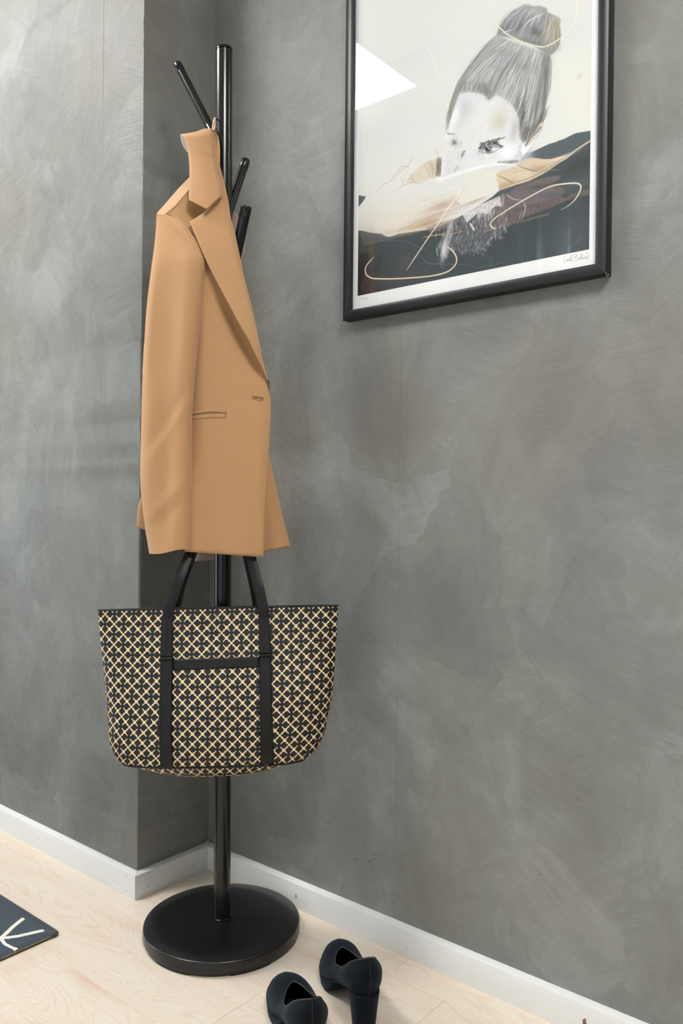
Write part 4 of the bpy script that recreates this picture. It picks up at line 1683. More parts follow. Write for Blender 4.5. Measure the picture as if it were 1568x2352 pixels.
def blob(cx, cy, rx, ry, rot, color, alpha):
    """Soft smudge; radii in photo pixels."""
    (c,), (ux,), (uy,) = cv(cx, cy), cv(cx + 1, cy), cv(cx, cy + 1)
    s = 3.0
    R = max(rx, ry) * 2.4 * max(np.linalg.norm(ux - c), np.linalg.norm(uy - c))
    x0, y0 = max(int(c[0] - R), 0), max(int(c[1] - R), 0)
    x1, y1 = min(int(c[0] + R) + 1, NXP), min(int(c[1] + R) + 1, NZP)
    if x1 <= x0 or y1 <= y0: return
    X, Y = np.meshgrid(np.arange(x0, x1) - c[0], np.arange(y0, y1) - c[1])
    A = np.linalg.inv(np.stack([ux - c, uy - c], 1))
    dx, dy = A[0, 0] * X + A[0, 1] * Y, A[1, 0] * X + A[1, 1] * Y
    ca, sa = math.cos(math.radians(rot)), math.sin(math.radians(rot))
    u, v = dx * ca + dy * sa, -dx * sa + dy * ca
    put(alpha * np.exp(-(u / rx) ** 2 - (v / ry) ** 2), x0, y0, color)


def stroke(pts, color, w=1.2, alpha=1.0, taper=(.3, .3), smooth=True):
    P = cvp(pts)
    L = np.linalg.norm(np.diff(P, axis=0), axis=1).sum()
    n = max(4, int(L * 2))
    t = np.linspace(0, 1, n)
    Q = catmull(P, t) if smooth and len(P) > 2 else np.stack([np.interp(t, np.linspace(0, 1, len(P)), P[:, k]) for k in (0, 1)], -1)
    ww = w * .5 * .88 * np.minimum(1, np.minimum((t + .02) / max(taper[0], 1e-3), (1.02 - t) / max(taper[1], 1e-3)))
    R = int(w) + 2
    x0, y0 = np.floor(Q.min(0)).astype(int) - R
    x1, y1 = np.ceil(Q.max(0)).astype(int) + R + 1
    k = np.zeros((y1 - y0, x1 - x0))
    ix, iy = np.round(Q[:, 0]).astype(int), np.round(Q[:, 1]).astype(int)
    for dy in range(-R, R + 1):
        for dx in range(-R, R + 1):
            d = np.hypot(ix + dx - Q[:, 0], iy + dy - Q[:, 1])
            c = np.clip(ww - d + .5, 0, 1)
            np.maximum.at(k, (np.clip(iy + dy - y0, 0, k.shape[0] - 1), np.clip(ix + dx - x0, 0, k.shape[1] - 1)), c)
    a0, b0 = max(x0, 0), max(y0, 0)
    a1, b1 = min(x1, NXP), min(y1, NZP)
    if a1 > a0 and b1 > b0:
        put(k[b0 - y0:b1 - y0, a0 - x0:a1 - x0] * alpha, a0, b0, color)


def U_(a, b): return float(rng.uniform(a, b))


def CR(lo, hi):
    f = rng.uniform()
    return tuple(a + (b - a) * f for a, b in zip(lo, hi))


# paper ground with faint washes
INK[:] = lin((224, 224, 219))
for c in (((905, 60, 120, 70, 30, (216, 215, 216), .6)), (880, 300, 90, 40, -20, (212, 213, 207), .7), (1330, 200, 60, 140, 0, (226, 225, 213), .8), (1320, 60, 60, 60, 0, (214, 214, 210), .5),
          (960, 400, 120, 40, -20, (226, 225, 216), .6), (850, 500, 60, 50, 0, (226, 218, 205), .7), (930, 300, 60, 40, 0, (224, 222, 224), .5), (1330, 175, 5, 9, 20, (196, 188, 172), .5), (1000, 470, 140, 34, -22, (223, 214, 198), .55)):
    blob(*c)
# dark fields
DARK = (64, 73, 76)
edge = [(812, 531), (822, 529.7), (832, 529.7), (851.5, 534.7), (877, 536.6), (882, 540.6), (889, 543.6), (899, 543), (915, 536.6), (936.5, 533.7), (978, 527.5), (1010, 520), (1040, 506), (1060, 495), (1100, 471), (1130, 452), (1147, 437),
        (1176, 426), (1214, 414), (1249, 396.5), (1281, 374.5), (1303, 362), (1321.4, 345.6), (1360, 319)]
poly(edge + [(1365, 600), (1090, 660), (812, 700)], DARK)
poly([(1196, 367), (1201, 364), (1211.6, 351), (1227.7, 345.6), (1257, 332), (1294.7, 318.8), (1321.4, 305.4), (1360, 299), (1360, 319), (1321, 344), (1302.7, 357.8), (1284, 360.3), (1268, 365.2), (1249, 365.8), (1219.7, 361.8)], (80, 90, 95))
poly([(812, 447), (822, 447.3), (832, 450), (840, 450.2), (838, 456), (831, 466), (822, 476.5), (812, 484)], (74, 80, 85))
# right-hand dark modelling
blob(1340, 372, 40, 12, -28, (46, 53, 56), .8)
blob(1310, 395, 60, 8, -25, (52, 58, 60), .7)
blob(1330, 520, 70, 60, 0, (78, 86, 90), .5)
blob(1000, 610, 120, 40, -8, (60, 70, 74), .6)
# warm browns lower left
blob(820, 640, 60, 90, 0, (48, 38, 35), .95)
blob(836, 690, 50, 40, 0, (46, 34, 30), .8)
blob(853, 570, 7, 34, 0, (96, 72, 56), .75)
blob(856, 665, 7, 40, 0, (84, 54, 36), .8)
blob(930, 600, 14, 20, 20, (88, 82, 78), .6)
blob(915, 640, 50, 16, -10, (78, 70, 68), .7)
poly([(866, 585), (882, 584), (880, 590), (872, 612), (862, 640), (858, 610)], (46, 46, 48), .55, 3)
stroke([(880, 600), (895, 622), (905, 650), (912, 668)], (46, 42, 44), 3, .5)
# tan drape at the shoulder
TAN = (217, 196, 168)
poly([(1196, 367), (1220, 361.8), (1249, 365.8), (1268, 365.2), (1284, 360.3), (1303, 357.8), (1330, 338), (1356, 321), (1356, 325), (1321, 347), (1303, 362), (1281, 375), (1249, 397), (1214, 415), (1147, 436), (1146, 424), (1135, 402), (1150, 392), (1185, 380)], TAN)
blob(1238, 388, 20, 6, -20, (170, 138, 106), .75)
blob(1226, 383, 12, 5, -15, (184, 152, 122), .6)
blob(1160, 425, 24, 7, -18, (180, 150, 118), .8)
blob(1200, 400, 22, 6, -8, (228, 214, 190), .9)
blob(1290, 361, 30, 3, -22, (228, 215, 192), .7)
for k in range(46):
    x = U_(1148, 1270); y = 378 + (1270 - x) * .28 + U_(-10, 12)
    stroke([(x, y), (x + U_(10, 24), y - U_(1, 8))], CR((140, 112, 84), (190, 160, 128)), U_(.7, 1.3), U_(.25, .6))
stroke([(1185, 379), (1204, 386), (1222, 391), (1240, 395)], (70, 64, 60), 1.8, .85)
stroke([(1140, 402), (1158, 409), (1172, 417), (1181, 421)], (84, 74, 66), 1.8, .85)
stroke([(1152, 430), (1176, 421), (1214, 409.5), (1249, 392.5), (1281, 371), (1303, 358), (1321, 343)], (62, 54, 46), 1.4, .9)
stroke([(1146, 437), (1176, 426.5), (1214, 414.5), (1249, 397), (1281, 375), (1303, 362), (1321, 346.5), (1356, 323)], (212, 190, 156), 1.8, .9)
# mauve passages in the dark
MV = (124, 107, 106)
poly([(1098, 505), (1104, 480), (1130, 460), (1155, 446), (1180, 440), (1230, 431), (1283, 428), (1300, 437), (1288, 450), (1300, 456), (1290, 466), (1260, 479), (1215, 495), (1180, 511), (1135, 528), (1106, 531)], MV, .9, 3, .35)
poly([(1160, 446), (1190, 428), (1215, 416), (1250, 408), (1289, 402), (1284, 412), (1262, 424), (1230, 428), (1195, 438)], (126, 108, 106), .85, 3, .3)
poly([(1106, 530), (1140, 522), (1190, 508), (1240, 494), (1266, 488), (1258, 495), (1215, 506), (1160, 520), (1118, 532)], (140, 120, 112), .8, 2, .3)
poly([(1286, 462), (1310, 446), (1330, 440), (1360, 434), (1360, 446), (1325, 452), (1298, 462)], (132, 114, 104), .75, 2, .3)
poly([(975, 524), (1000, 513), (1040, 503), (1058, 500), (1040, 520), (1010, 528), (990, 534)], (138, 116, 116), .9, 2, .2)
blob(1240, 428, 30, 5, -8, (70, 74, 76), .5); blob(1265, 447, 30, 6, -8, (70, 74, 76), .6); blob(1185, 515, 40, 3, -14, (64, 68, 70), .6)
for k in range(60):
    x, y = U_(1100, 1290), U_(430, 520)
    if y < 530 - (x - 1100) * .35:
        stroke([(x, y), (x + U_(12, 40), y - U_(2, 10))], CR((110, 92, 90), (165, 140, 135)), U_(.8, 2), U_(.12, .35))
# brown smudges across the pale shoulder
for cx, cy, rx, ry, a, c, al in ((1010, 472, 30, 7, -22, (176, 146, 120), .75), (996, 480, 40, 5, -18, (192, 164, 140), .6), (1000, 497, 44, 8, -14, (206, 180, 164), .8), (960, 520, 50, 9, -16, (208, 176, 134), .8),
                                 (985, 512, 26, 7, -18, (160, 134, 104), .75), (895, 532, 20, 8, -10, (208, 184, 166), .6), (1060, 457, 26, 6, -28, (188, 158, 126), .6), (930, 500, 60, 12, -18, (226, 214, 200), .7), (1090, 462, 26, 5, -22, (180, 150, 118), .6)):
    blob(cx, cy, rx, ry, a, c, al)
for k in range(150):
    t = U_(0, 1)
    x, y = 905 + t * 210, 538 - t * 92 + rng.normal(0, 5) - 4
    l = U_(14, 46)
    stroke([(x, y), (x + l * .55, y - l * .22), (x + l, y - l * .43)], CR((140, 108, 78), (205, 172, 140)), U_(.7, 1.3), U_(.2, .55))
for k in range(70):
    x, y = U_(940, 1060), U_(455, 505)
    l = U_(14, 40)
    stroke([(x, y), (x + l, y - l * .38)], CR((170, 148, 126), (214, 196, 180)), U_(.7, 1.4), U_(.15, .4))
# scraped white and charcoal passage
poly([(1003, 568), (1020, 532), (1042, 508), (1075, 485), (1110, 470), (1128, 500), (1180, 512), (1160, 528), (1112, 566), (1088, 578), (1040, 574), (1016, 566)], (112, 112, 116), .8, 4, .5)
for k in range(420):
    x, y = U_(1002, 1165), U_(478, 580)
    if y < 520 - (x - 1010) * .40 or y > 585 - max(0, x - 1100) * .75: continue
    a = U_(-.5, .3)
    l = U_(3, 15)
    c = U_(130, 224)
    stroke([(x, y), (x + a * l, y + l)], (c, c - 3, c + 1), U_(.7, 2.2), U_(.25, .75), smooth=False)
for k in range(110):
    x, y = U_(1030, 1160), U_(490, 565)
    if y < 520 - (x - 1010) * .40: continue
    l = U_(6, 18)
    stroke([(x, y), (x + U_(-4, 2), y + l)], (70, 66, 70), U_(.7, 1.6), U_(.3, .7), smooth=False)
stroke([(1078, 512), (1084, 520), (1090, 531)], (222, 220, 222), 5, .85)
poly([(1062, 492), (1090, 476), (1120, 462), (1148, 450), (1152, 474), (1138, 472), (1128, 482), (1118, 492), (1100, 486), (1084, 500), (1072, 512)], (228, 226, 226), 1.0, 2, .30)
for k in range(26):
    x = U_(1095, 1140); stroke([(x, 480), (x + U_(-3, 2), 480 + U_(10, 30))], (210, 206, 208), U_(.8, 2), U_(.3, .8), smooth=False)
poly([(1030, 512), (1040, 500), (1041, 530), (1034, 560), (1026, 596), (1018, 586), (1012, 570), (1020, 556)], (196, 192, 196), .6, 3, .4)
blob(1019, 574, 5, 22, 8, (226, 222, 226), .85)
stroke([(1040, 505), (1030, 530), (1024, 560)], (214, 210, 210), 1.4, .7)
for k in range(3):
    stroke([(1152 + k * 3, 443), (1153 + k * 2, 462), (1149 + k * 3, 480)], (206, 196, 190), 1.2, .7)
# faint scratches in the dark
for p in ([(832, 560), (880, 553), (930, 555), (980, 578), (1004, 602)], [(930, 550), (960, 580), (985, 606), (1012, 602), (1048, 580), (1086, 578), (1120, 598), (1138, 615)], [(970, 600), (1000, 606), (1050, 607), (1090, 610)],
          [(1052, 560), (1086, 576), (1120, 588), (1133, 600)], [(1090, 615), (1130, 609), (1176, 597)], [(1108, 632), (1126, 612), (1128, 594)], [(1305, 575), (1325, 555), (1340, 545)], [(1310, 474), (1330, 460), (1334, 452)]):
    stroke(p, (128, 126, 118), 1.1, .55)
stroke([(968, 547), (990, 541), (1030, 537), (1066, 532)], (196, 168, 112), 2.4, .8)
# cream patches and the white band over the face
poly([(1075, 385), (1138, 398), (1141, 408), (1139, 414), (1143, 420), (1145, 438), (1110, 452), (1060, 470), (1048, 462), (1068, 440), (1070, 415)], (226, 225, 215), .96, 1)
poly([(1010, 412), (1072, 396), (1071, 420), (1000, 452), (960, 450)], (224, 224, 219), .7, 4)
# beige ground left of the face with dark strands
poly([(930, 415), (950, 395), (975, 373), (1005, 362.5), (1014, 360), (1011, 407), (985, 410), (960, 419), (945, 420)], (214, 200, 176), .75, 3)
for k in range(46):
    x = U_(1003, 1015)
    stroke([(x, 361), (x - 1, 384), (x - 3, 406)], CR((70, 58, 44), (130, 112, 90)), U_(.7, 1.5), U_(.3, .8))
for k in range(26):
    x = U_(985, 1006)
    stroke([(x - 6, 366 + U_(0, 8)), (x, 385), (x + 1, 408)], CR((150, 128, 98), (185, 162, 132)), U_(.7, 1.2), U_(.25, .6))
for k in range(6):
    stroke([(993 + k * 2, 336 + k * 3), (1001 + k, 350), (1008, 362)], (196, 180, 150), 1.0, .5)
stroke([(974, 373), (982, 392), (986, 408)], (160, 140, 108), 1.4, .8)
for p in ([(868.5, 435), (880, 424), (895, 416), (910, 397), (924, 381), (928, 382)], [(897, 417), (915, 398), (930, 384), (938, 382)], [(924, 381), (932, 383), (937, 381), (940, 374), (947, 365), (955, 361)], [(895, 444), (910, 435), (926, 426), (945, 419), (955, 420), (965, 420), (976, 415), (983, 410)],
          [(921, 407), (925, 416), (926.5, 425)], [(941, 399), (945, 408), (949, 417)]):
    stroke(p, (152, 140, 112), 1.2, .85, (.25, .25))

# head: skin ground
SKIN = (229, 229, 229)
head = [(1023, 307), (1025, 271), (1035.7, 232), (1044.6, 205), (1051, 187), (1075, 160), (1110, 150), (1180, 150), (1264, 200), (1254, 236), (1246, 276), (1246, 292), (1232, 320), (1212, 345), (1196, 366), (1186, 372), (1150, 380), (1100, 388), (1050, 402), (1012, 407), (1015, 360)]
poly(head, SKIN, 1, 1)
for c in ((1070, 245, 24, 26, -30, (208, 206, 207), .8), (1145, 275, 20, 26, 30, (206, 200, 178), .75), (1150, 250, 26, 16, 0, (222, 219, 206), .7), (1058, 280, 10, 26, 20, (206, 206, 208), .6), (1180, 300, 8, 26, 10, (202, 200, 200), .8), (1172, 345, 18, 16, -30, (238, 241, 244), .9),
          (1050, 265, 5, 24, 24, (240, 241, 243), .8), (1130, 235, 20, 16, 0, (233, 233, 236), .7), (1050, 388, 22, 12, -20, (212, 212, 212), .7), (1056, 358, 14, 12, 0, (206, 206, 208), .6), (1030, 375, 8, 24, 8, (214, 214, 216), .6), (1206, 352, 14, 18, 30, (208, 208, 210), .7), (1092, 356, 14, 14, 0, (216, 216, 218), .6)):
    blob(*c)
# folded cream veil across the far eye
poly([(1042, 304.5), (1070, 296), (1098, 286), (1106, 285), (1108.5, 290), (1107, 324), (1085, 336), (1064, 345.5), (1035, 352), (1014, 358), (1017, 330)], (224, 224, 216), .62, 1)
stroke([(1014, 360), (1040, 352), (1070, 344), (1096, 333), (1112, 326)], (212, 211, 204), 1.0, .9)

# hair mass: many pencil strokes from the hairline up to the knot
hairp = [(1023, 307), (1025, 271), (1035.7, 232), (1044.6, 205), (1051, 187.5), (1075, 155), (1100, 118), (1122, 92.6), (1141.7, 78.6), (1175, 95), (1262, 124), (1266.5, 147), (1264, 201), (1254.5, 235.7), (1246, 276), (1236, 300), (1212, 322), (1200, 327), (1191, 312), (1194, 290), (1190, 268), (1180, 246), (1160, 226), (1140, 218), (1123, 228), (1112, 216), (1098, 214), (1075, 211), (1056, 216), (1042, 236), (1030, 265), (1026, 300)]
poly(hairp, (180, 179, 177), .95, 3)
for c in ((1150, 160, 60, 30, -55, (206, 204, 208), .8), (1190, 180, 20, 50, 25, (198, 197, 204), .7), (1115, 190, 26, 22, 0, (150, 149, 142), .7), (1080, 165, 18, 26, 30, (208, 207, 206), .7), (1240, 190, 14, 60, 12, (126, 126, 120), .8), (1250, 150, 10, 30, 0, (120, 122, 120), .8), (1215, 270, 16, 40, 20, (150, 144, 128), .7), (1170, 205, 14, 26, 20, (180, 172, 150), .6)):
    blob(*c)


def hairline(u):
    return catmull([(1027, 300), (1029, 270), (1038, 240), (1052, 214), (1075, 210), (1098, 213), (1112, 218), (1123, 230), (1140, 216), (1160, 226), (1180, 246), (1192, 275), (1194, 305), (1203, 326), (1225, 312), (1243, 282)], np.array([u]))[0]


for k in range(2100):
    u = float(rng.beta(1.1, 1.0))
    a = hairline(u) + rng.normal(0, 2.2, 2)
    v = np.clip(u + rng.normal(0, .05), 0, 1)
    b = np.array([1143 + 118 * v, 82 + 42 * v]) + rng.normal(0, 2.5, 2)
    mid = (a + b) / 2
    d = b - a
    nrm = np.array([-d[1], d[0]]) / (np.linalg.norm(d) + 1e-6)
    bow = (.30 - .46 * v) * np.linalg.norm(d) * .62
    c = mid - nrm * bow * (1.0 if v < .6 else .5)
    f0, f1 = sorted((U_(0, 1), U_(0, 1)))
    if f1 - f0 < .22: f1 = min(1, f0 + .3)
    if U_(0, 1) < .35: f0 = 0
    tt_ = np.linspace(f0, f1, 6)
    P = np.array([(1 - s_) ** 2 * a + 2 * s_ * (1 - s_) * c + s_ * s_ * b for s_ in tt_])
    edgeish = abs(u - .5) * 2
    g0 = U_(58, 222) if U_(0, 1) < .76 else U_(200, 240)
    g0 = g0 - 22 * (edgeish > .75)
    tint = (0, 0, 4) if U_(0, 1) < .7 else (4, 1, -12)
    stroke(P, tuple(np.clip([g0 + tint[0], g0 + tint[1], g0 + tint[2]], 30, 245)), U_(.7, 1.5), U_(.35, .85))
for c in ((1246, 180, 9, 60, 12, (96, 97, 94), .45), (1236, 240, 10, 30, 20, (104, 100, 92), .45), (1200, 150, 40, 14, 20, (110, 112, 114), .35), (1110, 196, 22, 12, -10, (112, 110, 104), .35), (1160, 120, 40, 10, 12, (120, 121, 122), .35)):
    blob(*c)
# dark accents along the roots and the nape
for k in range(150):
    u = U_(.66, 1.0)
    a = hairline(u) + rng.normal(0, 2, 2)
    stroke([a, a + np.array([U_(2, 9), -U_(12, 24)]), a + np.array([U_(8, 20), -U_(28, 46)])], CR((56, 54, 46), (110, 104, 90)), U_(.8, 1.5), U_(.35, .8))
for k in range(110):
    u = U_(.22, .50)
    a = hairline(u) + rng.normal(0, 2, 2)
    stroke([a, a + np.array([U_(-4, 3), -U_(8, 16)]), a + np.array([U_(-3, 7), -U_(16, 32)])], CR((84, 82, 72), (130, 126, 112)), U_(.7, 1.3), U_(.3, .7))
for k in range(70):
    a = hairline(U_(.02, .25)) + rng.normal(0, 2, 2)
    stroke([a, a + np.array([U_(2, 6), -U_(10, 18)]), a + np.array([U_(4, 14), -U_(20, 34)])], CR((96, 92, 76), (150, 140, 120)), U_(.7, 1.2), U_(.3, .7))
for p in ([(1024, 306), (1025, 271), (1035.7, 232), (1044.6, 205), (1051, 187.5), (1075, 155), (1085.6, 133), (1101, 112), (1122, 92.6)], [(1262, 128), (1266.5, 147), (1264, 201), (1254.5, 235.7), (1246, 276)]):
    stroke(p, (108, 106, 100), 1.3, .7)
# the knot
bun = [(1140, 80), (1147, 60), (1158.6, 43.5), (1178, 25), (1203.5, 11), (1220, 13), (1241, 13), (1254, 18), (1258, 28), (1273.6, 34), (1285, 40.7), (1285.6, 56), (1289, 84), (1285, 101), (1275, 119), (1262, 128), (1230, 108), (1190, 92), (1160, 84)]
poly(bun, (150, 151, 150), .95, 2)
for c in ((1232, 72, 16, 14, 30, (84, 92, 96), .95), (1196, 62, 20, 9, -50, (88, 92, 94), .85), (1160, 66, 16, 12, -50, (104, 106, 106), .8), (1268, 56, 10, 16, 30, (214, 202, 186), .8), (1215, 30, 26, 8, -25, (200, 198, 194), .7), (1244, 22, 12, 6, 10, (164, 154, 140), .8), (1262, 108, 14, 12, 0, (128, 128, 124), .7), (1215, 92, 26, 8, 10, (128, 130, 132), .6)):
    blob(*c)
for k in range(520):
    u, v = U_(0, 1), U_(0, 1)
    a = np.array([1144 + 112 * u, 78 + 38 * u]) + rng.normal(0, 2.5, 2)
    b = np.array([1200 + 82 * u, 12 + 34 * u ** 1.6]) + rng.normal(0, 3, 2)
    c = (a + b) / 2 + np.array([-16 + 34 * u, -10 + 16 * u])
    f0 = U_(0, .6); f1 = min(1, f0 + U_(.25, .6))
    tt_ = np.linspace(f0, f1, 6)
    P = np.array([(1 - s_) ** 2 * a + 2 * s_ * (1 - s_) * c + s_ * s_ * b for s_ in tt_])
    g0 = U_(64, 200) if U_(0, 1) < .8 else U_(205, 240)
    tint = (0, 1, 3) if u < .7 else (8, 2, -14)
    stroke(P, tuple(np.clip([g0 + tint[0], g0 + tint[1], g0 + tint[2]], 30, 245)), U_(.7, 1.5), U_(.35, .85))
for c in ((1232, 74, 13, 12, 30, (70, 80, 84), .75), (1194, 64, 15, 6, -50, (76, 82, 84), .6), (1168, 60, 14, 7, -50, (92, 96, 98), .5), (1225, 96, 26, 6, 12, (100, 104, 106), .5)):
    blob(*c)
for k in range(90):
    a = np.array([1284, 44]) + rng.normal(0, 3, 2)
    b = np.array([U_(1262, 1290), U_(80, 122)])
    stroke([a, (a + b) / 2 + np.array([-4, 0]), b], CR((100, 92, 74), (226, 216, 196)), U_(.7, 1.4), U_(.35, .8))
for k in range(4):
    stroke([(1146 - k * .6, 76), (1152 - k, 52 - k), (1175 - k, 26 - k * 2), (1203, 11 - k), (1222, 13 - k * .5)], (150, 148, 138), 1.0, .6)
stroke([(1192, 72), (1212, 50), (1232, 38), (1250, 31)], (236, 236, 238), 2.2, .8)
stroke([(1150, 78), (1162, 72), (1180, 68)], (228, 228, 232), 2, .7)
stroke([(1263, 128), (1272, 140), (1270, 152)], (196, 184, 160), 1.2, .6)

# near eye, brow
poly([(1096, 353), (1101, 343), (1110, 337), (1122, 332), (1140, 331), (1150, 336), (1143, 345), (1132, 352), (1116, 351), (1104, 349)], (206, 206, 208), .9, 1)
blob(1120, 341, 15, 9, -20, (70, 70, 70), .95)
blob(1121, 343, 8, 6, 0, (22, 24, 26), 1)
blob(1127, 342, 3, 4, 0, (176, 174, 164), .7)
blob(1136, 342, 5, 4, -30, (236, 238, 240), .9)
for k in range(60):
    t = U_(0, 1)
    x, y = 1097 + 54 * t, 351 - 26 * math.sin(PI * min(1, t * .72 + .12)) + rng.normal(0, 1.1)
    stroke([(x, y), (x + U_(3, 8), y - U_(-1, 3.5))], (U_(22, 60),) * 3, U_(1.4, 3.0), U_(.6, 1), smooth=False)
for k in range(26):
    x = U_(1128, 1152); stroke([(x, 336 + U_(-3, 6)), (x + U_(3, 9), 333 + U_(-2, 8))], (U_(54, 100),) * 3, U_(.8, 1.6), U_(.4, .8), smooth=False)
for k in range(70):
    t = U_(0, 1)
    x, y = 1098 + 58 * t, 334 - 17 * t ** .75 + rng.normal(0, 2.0 * (1 - t * .6))
    stroke([(x, y), (x + U_(3, 8), y - U_(1, 3.5))], CR((46, 46, 42), (84, 82, 70)), U_(1.2, 2.2), U_(.5, .95), smooth=False)
for k in range(50):
    x, y = U_(1092, 1140), U_(352, 368)
    stroke([(x, y), (x + U_(4, 9), y - U_(1, 5))], (U_(170, 214),) * 3, U_(.7, 1.2), U_(.3, .6), smooth=False)
poly([(1108, 343), (1113, 347), (1122, 356), (1140, 370), (1150, 378), (1118, 384), (1114, 364)], (230, 230, 230), .8, 1)
blob(1120, 341, 8, 5, -10, (30, 32, 34), .9)
stroke([(1096, 353), (1103, 342), (1112, 335), (1124, 330.5), (1138, 330), (1148, 334), (1154, 340)], (34, 34, 36), 3.2, .95, (.3, .3))
stroke([(1102, 349), (1114, 351), (1130, 350), (1142, 344)], (60, 60, 62), 1.6, .7)
blob(1133, 342, 4, 3.4, -30, (236, 238, 240), .9)
blob(1112, 346, 3, 2.4, 0, (222, 222, 222), .8)
stroke([(1112, 324), (1119, 336), (1127, 345)], (236, 232, 216), 1.5, .95)
# far eye under the veil
for k in range(120):
    a = U_(0, 2 * PI); r = abs(rng.normal(0, 1)) * 9
    x, y = 1043 + math.cos(a) * r * 1.1, 326 + math.sin(a) * r * 1.1
    g0 = 70 + r * 8
    stroke([(x, y), (x + U_(-5, 6), y + U_(1, 6))], (g0, g0 + 1, g0 + 4), U_(.7, 1.5), U_(.25, .6), smooth=False)
blob(1042, 325, 5, 6, 20, (84, 88, 94), .7)
for k in range(22):
    x = U_(1025, 1044); stroke([(x, 306 + U_(-2, 2)), (x + 5, 307 + U_(-1, 5))], (U_(84, 130),) * 3, U_(.8, 1.4), U_(.4, .8), smooth=False)
for k in range(40):
    x = U_(1042, 1062); stroke([(x, 318 + U_(0, 22)), (x + U_(-1, 3), 324 + U_(0, 22))], (U_(150, 196),) * 3, U_(.7, 1.2), U_(.2, .5), smooth=False)
# nose, cheek and temple hatching
poly([(1063, 346), (1070, 344), (1066, 354), (1060, 364), (1058, 356)], (132, 130, 124), .8, 1)
stroke([(1052, 378), (1047, 388), (1041, 396)], (150, 132, 102), 2.4, .8)
for k in range(120):
    x, y = U_(1016, 1064), U_(352, 402)
    stroke([(x, y), (x + U_(1, 5), y - U_(4, 9))], (U_(176, 216),) * 3, U_(.7, 1.2), U_(.2, .5), smooth=False)
for k in range(140):
    x, y = U_(1172, 1222), U_(320, 372)
    if x + y < 1520: continue
    stroke([(x, y), (x + U_(2, 7), y - U_(4, 11))], (U_(112, 186),) * 3, U_(.7, 1.2), U_(.25, .6), smooth=False)
for k in range(60):
    x = U_(1140, 1186); stroke([(x, 374 - (x - 1140) * .02 + U_(-3, 2)), (x + U_(4, 9), 372 + U_(-6, 2))], (U_(66, 120),) * 3, U_(.8, 1.6), U_(.3, .8), smooth=False)
blob(1172, 372, 16, 4, -8, (96, 98, 102), .6)
for k in range(520):
    x, y = U_(1030, 1196), U_(222, 330)
    if y > 330 or (x < 1060 and y < 250): continue
    stroke([(x, y), (x + U_(2, 8), y - U_(5, 14))], (U_(188, 222),) * 3, U_(.7, 1.3), U_(.15, .40), smooth=False)
for c in ((1182, 296, 9, 26, 12, (186, 184, 184), .55), (1062, 250, 16, 28, -28, (194, 194, 195), .45), (1044, 262, 4, 26, 24, (244, 245, 246), .7), (1166, 350, 16, 14, -30, (242, 244, 247), .7), (1150, 282, 14, 22, 34, (200, 192, 166), .45), (1205, 356, 10, 16, 30, (176, 176, 178), .5)):
    blob(*c)
# ear
poly([(1205, 338), (1214, 322), (1228, 305), (1236, 290), (1242, 280), (1245.5, 282), (1246, 292), (1240, 304), (1230, 318), (1214, 334), (1207, 340)], (216, 202, 186), .95, 1)
poly([(1205, 334), (1212, 322), (1222, 312), (1230, 304), (1236, 296), (1241, 288), (1243, 291), (1238, 300), (1230, 308), (1221, 316), (1213, 328), (1208, 335)], (112, 102, 90), .9, 1)
stroke([(1242, 279), (1246, 285), (1245, 294), (1236, 312), (1224, 330), (1212, 348), (1200, 364)], (120, 116, 112), 1.1, .8)
poly([(1200, 330), (1206, 338), (1220, 330), (1234, 314), (1224, 330), (1212, 346), (1200, 358), (1196, 346)], (240, 241, 242), .9, 1)
# white band of paint
stroke([(1002, 411), (1022, 409), (1046, 400), (1080, 390), (1110, 382), (1140, 377), (1170, 378), (1196, 386)], (238, 238, 238), 8, .92, (.03, .5))
poly([(1002, 404), (1014, 408), (1020, 418), (1006, 420)], (238, 238, 238), .9, 2)
poly([(1128, 384), (1150, 381), (1176, 385), (1150, 392), (1130, 392)], (222, 217, 222), .8, 1)
for k in range(40):
    x, y = U_(1000, 1072), U_(412, 446)
    stroke([(x, y), (x + U_(14, 34), y - U_(5, 12))], (U_(206, 236),) * 3, U_(.7, 1.6), U_(.2, .5), smooth=False)
for p in ([(1037, 431), (1055, 422), (1071, 414)], [(1037, 431), (1044, 435), (1056, 432)], [(1057, 428), (1054, 441), (1050, 452)]):
    stroke(p, (236, 236, 234), 1.4, .9)
# gold and white loose lines
GOLD = (238, 224, 196)
stroke([(1126, -6), (1125, 0), (1121.5, 22), (1128, 43), (1146, 62), (1165, 78), (1190, 92), (1220, 102.5), (1240, 107), (1250, 107), (1270, 98.5), (1290, 85), (1308, 68), (1321, 46), (1326, 20), (1324, -6)], (236, 229, 202), 2.6, .95, (.01, .01))
stroke([(840, -6), (839, 0), (835.5, 30), (834, 55), (838, 80), (848, 105), (862, 126), (880, 140), (905, 143), (930, 136), (950, 118), (973, 92), (990, 62), (1005, 30), (1019, -4)], (204, 204, 180), 1.4, .9, (.01, .01))
stroke([(916, 32), (926, 48), (940, 66), (965, 93), (982, 109), (991, 123), (998, 145), (1006, 170), (1016, 190)], (236, 236, 234), 2, .9)
stroke([(858.4, 590), (842.6, 608), (838.5, 619.7), (841.6, 631.5), (851.5, 638), (863.4, 640), (899, 640.4), (948.4, 637.9), (992, 633.5), (1023.5, 625.6), (1041, 613.7), (1048.5, 600), (1046, 586), (1037, 574), (1024.5, 565)], GOLD, 2.8, 1, (.08, .08))
stroke([(933.6, 621), (944.4, 604), (978, 554), (1007.7, 511), (1029.5, 477), (1045, 459.5), (1058, 448), (1070, 437)], (240, 233, 220), 2.4, 1, (.2, .2))
stroke([(1051, 452), (1055, 443), (1057, 434)], (238, 236, 228), 1.5, .9)
